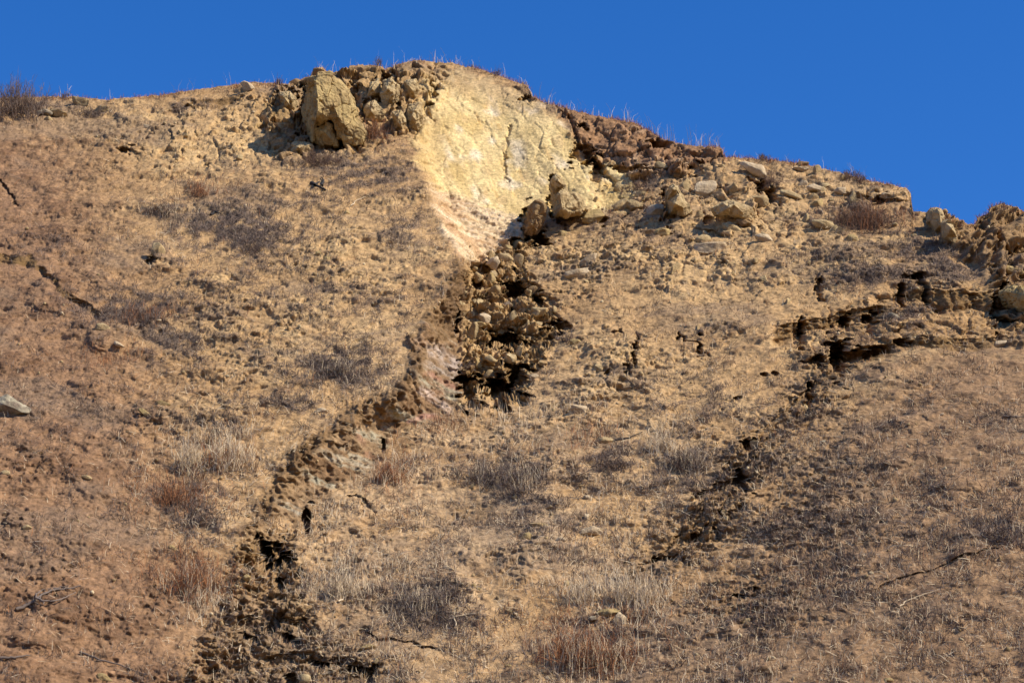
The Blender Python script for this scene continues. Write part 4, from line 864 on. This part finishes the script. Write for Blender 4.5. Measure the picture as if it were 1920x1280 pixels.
# ---- single plants
def tube(pts, r0, r1, sides=5):
    pts = np.asarray(pts, float); k = len(pts); V_ = []
    for i in range(k):
        t = unit(pts[min(i + 1, k - 1)] - pts[max(i - 1, 0)]); a = unit(np.cross(t, [0.3, .9, .31])); b = np.cross(t, a); r = r0 + (r1 - r0) * i / (k - 1)
        for j in range(sides):
            q = 2 * math.pi * j / sides; V_.append(pts[i] + (a * math.cos(q) + b * math.sin(q)) * r)
    Q = [[i * sides + j, i * sides + (j + 1) % sides, (i + 1) * sides + (j + 1) % sides, (i + 1) * sides + j] for i in range(k - 1) for j in range(sides)]
    return np.array(V_), np.array(Q)
MATS = {'straw': M_straw, 'rust': M_rust, 'grey': M_grey, 'brown': M_brown}
def bush(u, v, w, h_, kind, label, seed, name='dead_bush', cat='bush', n=None, lean=.6, two=None):
    """w, h_ in map units; (u, v) the middle of its base"""
    rg = np.random.default_rng(seed); p, nn, _ = spot(u, v); s = mpp(p[0]); W, H = w * s, h_ * s
    root = bpy.data.objects.new(name, None); C.objects.link(root); root.location = Vector(p[0]); tag(root, label, cat)
    n = n or int(26 * W * (1 + H) * 9)
    # feet of the stems stand on the ground
    fu = u + rg.normal(0, w * .24, n // 9 + 6); fv = v + rg.normal(0, max(4, w * .06), n // 9 + 6); fv = np.maximum(fv, np.interp(fu, us, cu) + 2); fp, _, _ = spot(fu, fv); fp = fp - p[0]
    st = Heap()
    tips = []
    for f in fp:
        hh = H * rg.uniform(.5, 1.05) * (1 - .45 * min(1, abs(f[0]) / (W * .5 + 1e-6))); az = rg.uniform(0, 6.28); ln = abs(rg.normal(0, lean)); d = np.array([math.cos(az) * math.sin(ln), math.sin(az) * math.sin(ln) * .6, math.cos(ln)])
        mid_ = f + d * hh * .5 + rg.normal(0, .03, 3); tip = f + d * hh + rg.normal(0, .06, 3)
        st.add(*tube([f - d * .05, mid_, tip], .012, .004, 3)); tips.append((f, mid_, tip))
    st.build('stems', MATS['brown'] if kind != 'straw' else M_straw, root)['kind'] = 'stuff'
    tw = Heap(); T_ = np.array(tips); k = rg.integers(0, len(T_), n); t = rg.uniform(.1, 1, n)[:, None]
    a, b, c = T_[k, 0], T_[k, 1], T_[k, 2]; q = np.where(t < .5, a + (b - a) * t * 2, b + (c - b) * (t * 2 - 1))
    tw.add(*blades(q, rg.uniform(.25, .6, n) * min(H, .9) * .7 + .04, rg.uniform(.008, .015, n), lean * 1.25, rg, .2))
    tw.build('twigs', MATS[kind], root)['kind'] = 'stuff'
    if two:
        t2 = Heap(); k = rg.integers(0, len(fp), n // 4); t2.add(*blades(fp[k] + rg.normal(0, .05, (n // 4, 3)) * [1, 1, 0], rg.uniform(.5, 1.1, n // 4) * H, rg.uniform(.008, .013, n // 4), .3, rg, .15)); t2.build('stalks', MATS[two], root)['kind'] = 'stuff'
    return root
BUSH = [
 (30, 216, 110, 78, 'grey', 'dark feathery bush on the skyline at the left edge', .4, None), (172, 216, 60, 20, 'grey', 'low grey bush below the blocky boulder of the left skyline', .9, None),
 (1625, 425, 120, 46, 'brown', 'big brown rounded bush on the upper right slope', .8, 'rust'), (940, 905, 150, 46, 'grey', 'big tangled grey brush heap in the middle of the lower slope', 1.0, 'straw'),
 (1150, 878, 80, 34, 'grey', 'smaller grey bush right of the big brush heap', .9, None), (812, 1138, 110, 38, 'grey', 'grey bush with pale stalks on the lower middle slope', .9, 'straw'),
 (1880, 1014, 84, 28, 'grey', 'flat grey bush on the smooth slope near the right edge', 1.0, None), (1100, 1250, 170, 80, 'rust', 'broad rust coloured bush at the bottom edge', .6, 'straw'),
 (322, 945, 60, 50, 'rust', 'rust coloured clump, higher of the two in the left gully', .5, None), (360, 1110, 90, 62, 'rust', 'rust coloured clump, lower of the two in the left gully', .5, 'straw'),
 (352, 878, 40, 60, 'straw', 'tall bright straw tuft at the left end of the straw patch', .35, None), (425, 872, 110, 54, 'straw', 'wide straw tuft in the straw patch above the left gully', .35, 'rust'),
 (1185, 1130, 120, 50, 'straw', 'wide bright straw tuft behind the paired rocks', .35, None), (1085, 1130, 60, 40, 'straw', 'smaller straw tuft left of the wide one behind the paired rocks', .35, None),
 (640, 1120, 70, 50, 'straw', 'straw tuft right of the double hole', .35, None), (705, 258, 56, 36, 'rust', 'reddish bush between the great split boulder and the bare face', .7, 'grey'),
 (600, 308, 80, 28, 'brown', 'brown bush at the foot of the great split boulder', .8, None), (1190, 356, 66, 20, 'brown', 'low brown bush on the bench right of the pillar', .8, None),
 (370, 366, 40, 28, 'rust', 'reddish tuft on the upper left slope beside a black twig', .6, None), (1440, 346, 50, 24, 'brown', 'brown bush beside the dark cleft of the upper right slope', .7, None),
 (722, 905, 60, 40, 'rust', 'reddish tuft at the foot of the side scarp', .5, 'straw'), (1240, 850, 50, 46, 'straw', 'pale tuft right of the grey bush in the middle right', .35, None),
 (1640, 880, 30, 18, 'grey', 'small grey tuft on the smooth right slope', .8, None), (250, 600, 90, 26, 'grey', 'dark grey bush in the hollow of the left slope', .9, 'rust'),
 (640, 700, 100, 30, 'grey', 'grey bush with thin pale stalks on the slope above the side scarp', .9, 'straw'), (1060, 640, 30, 20, 'grey', 'dark bush on the right rim of the chasm', .7, None),
 (885, 690, 44, 12, 'grey', 'grey cap of weeds over the lowest left hole of the chasm', .9, None), (522, 156, 16, 18, 'brown', 'dark tuft on the skyline left of the outcrops', .4, None),
 (710, 130, 12, 20, 'brown', 'dark tuft on the skyline right of the great split boulder', .4, None), (933, 140, 12, 16, 'brown', 'dark tuft on the skyline right of the summit', .4, None),
 (122, 184, 14, 16, 'brown', 'dark tuft on the skyline right of the dark feathery bush', .4, None), (1432, 300, 30, 14, 'brown', 'dark tuft on the skyline right of the step in the ridge', .5, None),
 (1590, 334, 30, 18, 'brown', 'left one of the two dark tufts on the right skyline before the notch', .5, None), (1612, 340, 24, 20, 'brown', 'right one of the two dark tufts on the right skyline before the notch', .5, None),
 (1778, 412, 26, 14, 'brown', 'dark tuft on the skyline just right of the round headed knob', .6, None), (470, 474, 40, 30, 'grey', 'dark charred looking tuft on the mid left slope', .6, None),
 (1880, 392, 40, 10, 'brown', 'weeds on top of the last knob at the right edge', .6, None), (1290, 880, 60, 50, 'grey', 'grey bush above the broken line of the right slope', .8, 'straw'), (300, 400, 70, 22, 'brown', 'long brown tuft on the upper left slope', .7, 'straw'),
]
for i, (u, v, w, h_, kd, lab, ln, two) in enumerate(BUSH):
    straw = kd == 'straw'
    bush(u, v, w, h_, kd, lab, 900 + i, 'grass_tuft' if ('tuft' in lab or straw) else 'dead_bush', 'tuft' if ('tuft' in lab or straw) else ('weeds' if 'weeds' in lab else 'bush'), None, ln, two)

# ---- fallen wood
def branch(paths, r, mat, label, name='dead_branch', cat='branch', lift=.06):
    hp = Heap()
    for i, pl in enumerate(paths):
        pl = np.array(pl, float); p, n, _ = spot(pl[:, 0], pl[:, 1])
        k = np.linspace(0, len(p) - 1, len(p) * 4 - 3); q = np.stack([np.interp(k, range(len(p)), p[:, a]) for a in range(3)], -1)
        q = q + np.array([0, -.5, .5]) * (lift + .10 * (i % 2)) + np.random.default_rng(i).normal(0, .015, q.shape)
        rr = r * (1 if i == 0 else .6); hp.add(*tube(q, rr, rr * .35, 6))
    return tag(hp.build(name, mat), label, cat)
branch([[(30, 1145), (55, 1135), (68, 1128), (78, 1118), (100, 1108), (125, 1106), (150, 1102)], [(68, 1128), (80, 1132), (98, 1134), (120, 1128), (142, 1116)], [(70, 1126), (68, 1116), (80, 1108), (110, 1103), (130, 1101)], [(74, 1127), (82, 1138)]], .05, M_bark, 'forked grey dead branch lying on the bare earth at lower left')
branch([[(584, 346), (595, 350), (610, 358)], [(590, 352), (600, 345)], [(604, 350), (607, 340), (603, 335)]], .10, M_char, 'black charred stump on the slope under the great split boulder', 'charred_stump', 'stump')
branch([[(395, 405), (404, 398), (414, 403)]], .05, M_char, 'curved black twig on the upper left slope')
branch([[(150, 1225), (190, 1238), (235, 1252), (275, 1268)]], .03, M_bark, 'long thin brown stick near the bottom edge at left')
branch([[(0, 1236), (30, 1234), (55, 1230)]], .04, M_bark, 'short dark stick at the left edge near the bottom')
branch([[(1890, 988), (1905, 990), (1925, 991)]], .03, M_bark, 'grey stick by the flat bush at the right edge')
branch([[(1880, 783), (1900, 782), (1925, 784)]], .03, M_bark, 'dark stick on the smooth slope at the right edge')
branch([[(658, 388), (668, 378), (685, 370)]], .03, M_straw, 'pale curved stick on the slope left of the bare face')
branch([[(1030, 618), (1045, 610), (1062, 600)]], .03, M_straw, 'pale stick poking out over the right rim of the chasm')
branch([[(1120, 825), (1150, 828), (1180, 822), (1205, 812)]], .035, M_char, 'dark stick lying across the grey bush right of the middle')
branch([[(1250, 855), (1262, 865), (1258, 872)]], .03, M_straw, 'pale crooked stalk above the broken line of the right slope')
branch([[(1560, 430), (1550, 440)], [(1556, 428), (1548, 432)]], .03, M_straw, 'two crossed pale sticks left of the big brown bush')
branch([[(634, 1130), (650, 1120), (665, 1113)]], .03, M_straw, 'pale leaning stick beside the straw tuft right of the double hole')
branch([[(443, 1240), (452, 1215), (458, 1190)]], .035, M_straw, 'pale leaning stick over the dark crumbly soil at bottom left')
branch([[(855, 1180), (853, 1158), (880, 1152), (900, 1151)]], .02, M_straw, 'thin bent stalk like a hook on the lower middle slope')
branch([[(1685, 1140), (1700, 1128), (1725, 1118), (1760, 1108)]], .02, M_straw, 'long thin pale stem lying on the lower right slope')
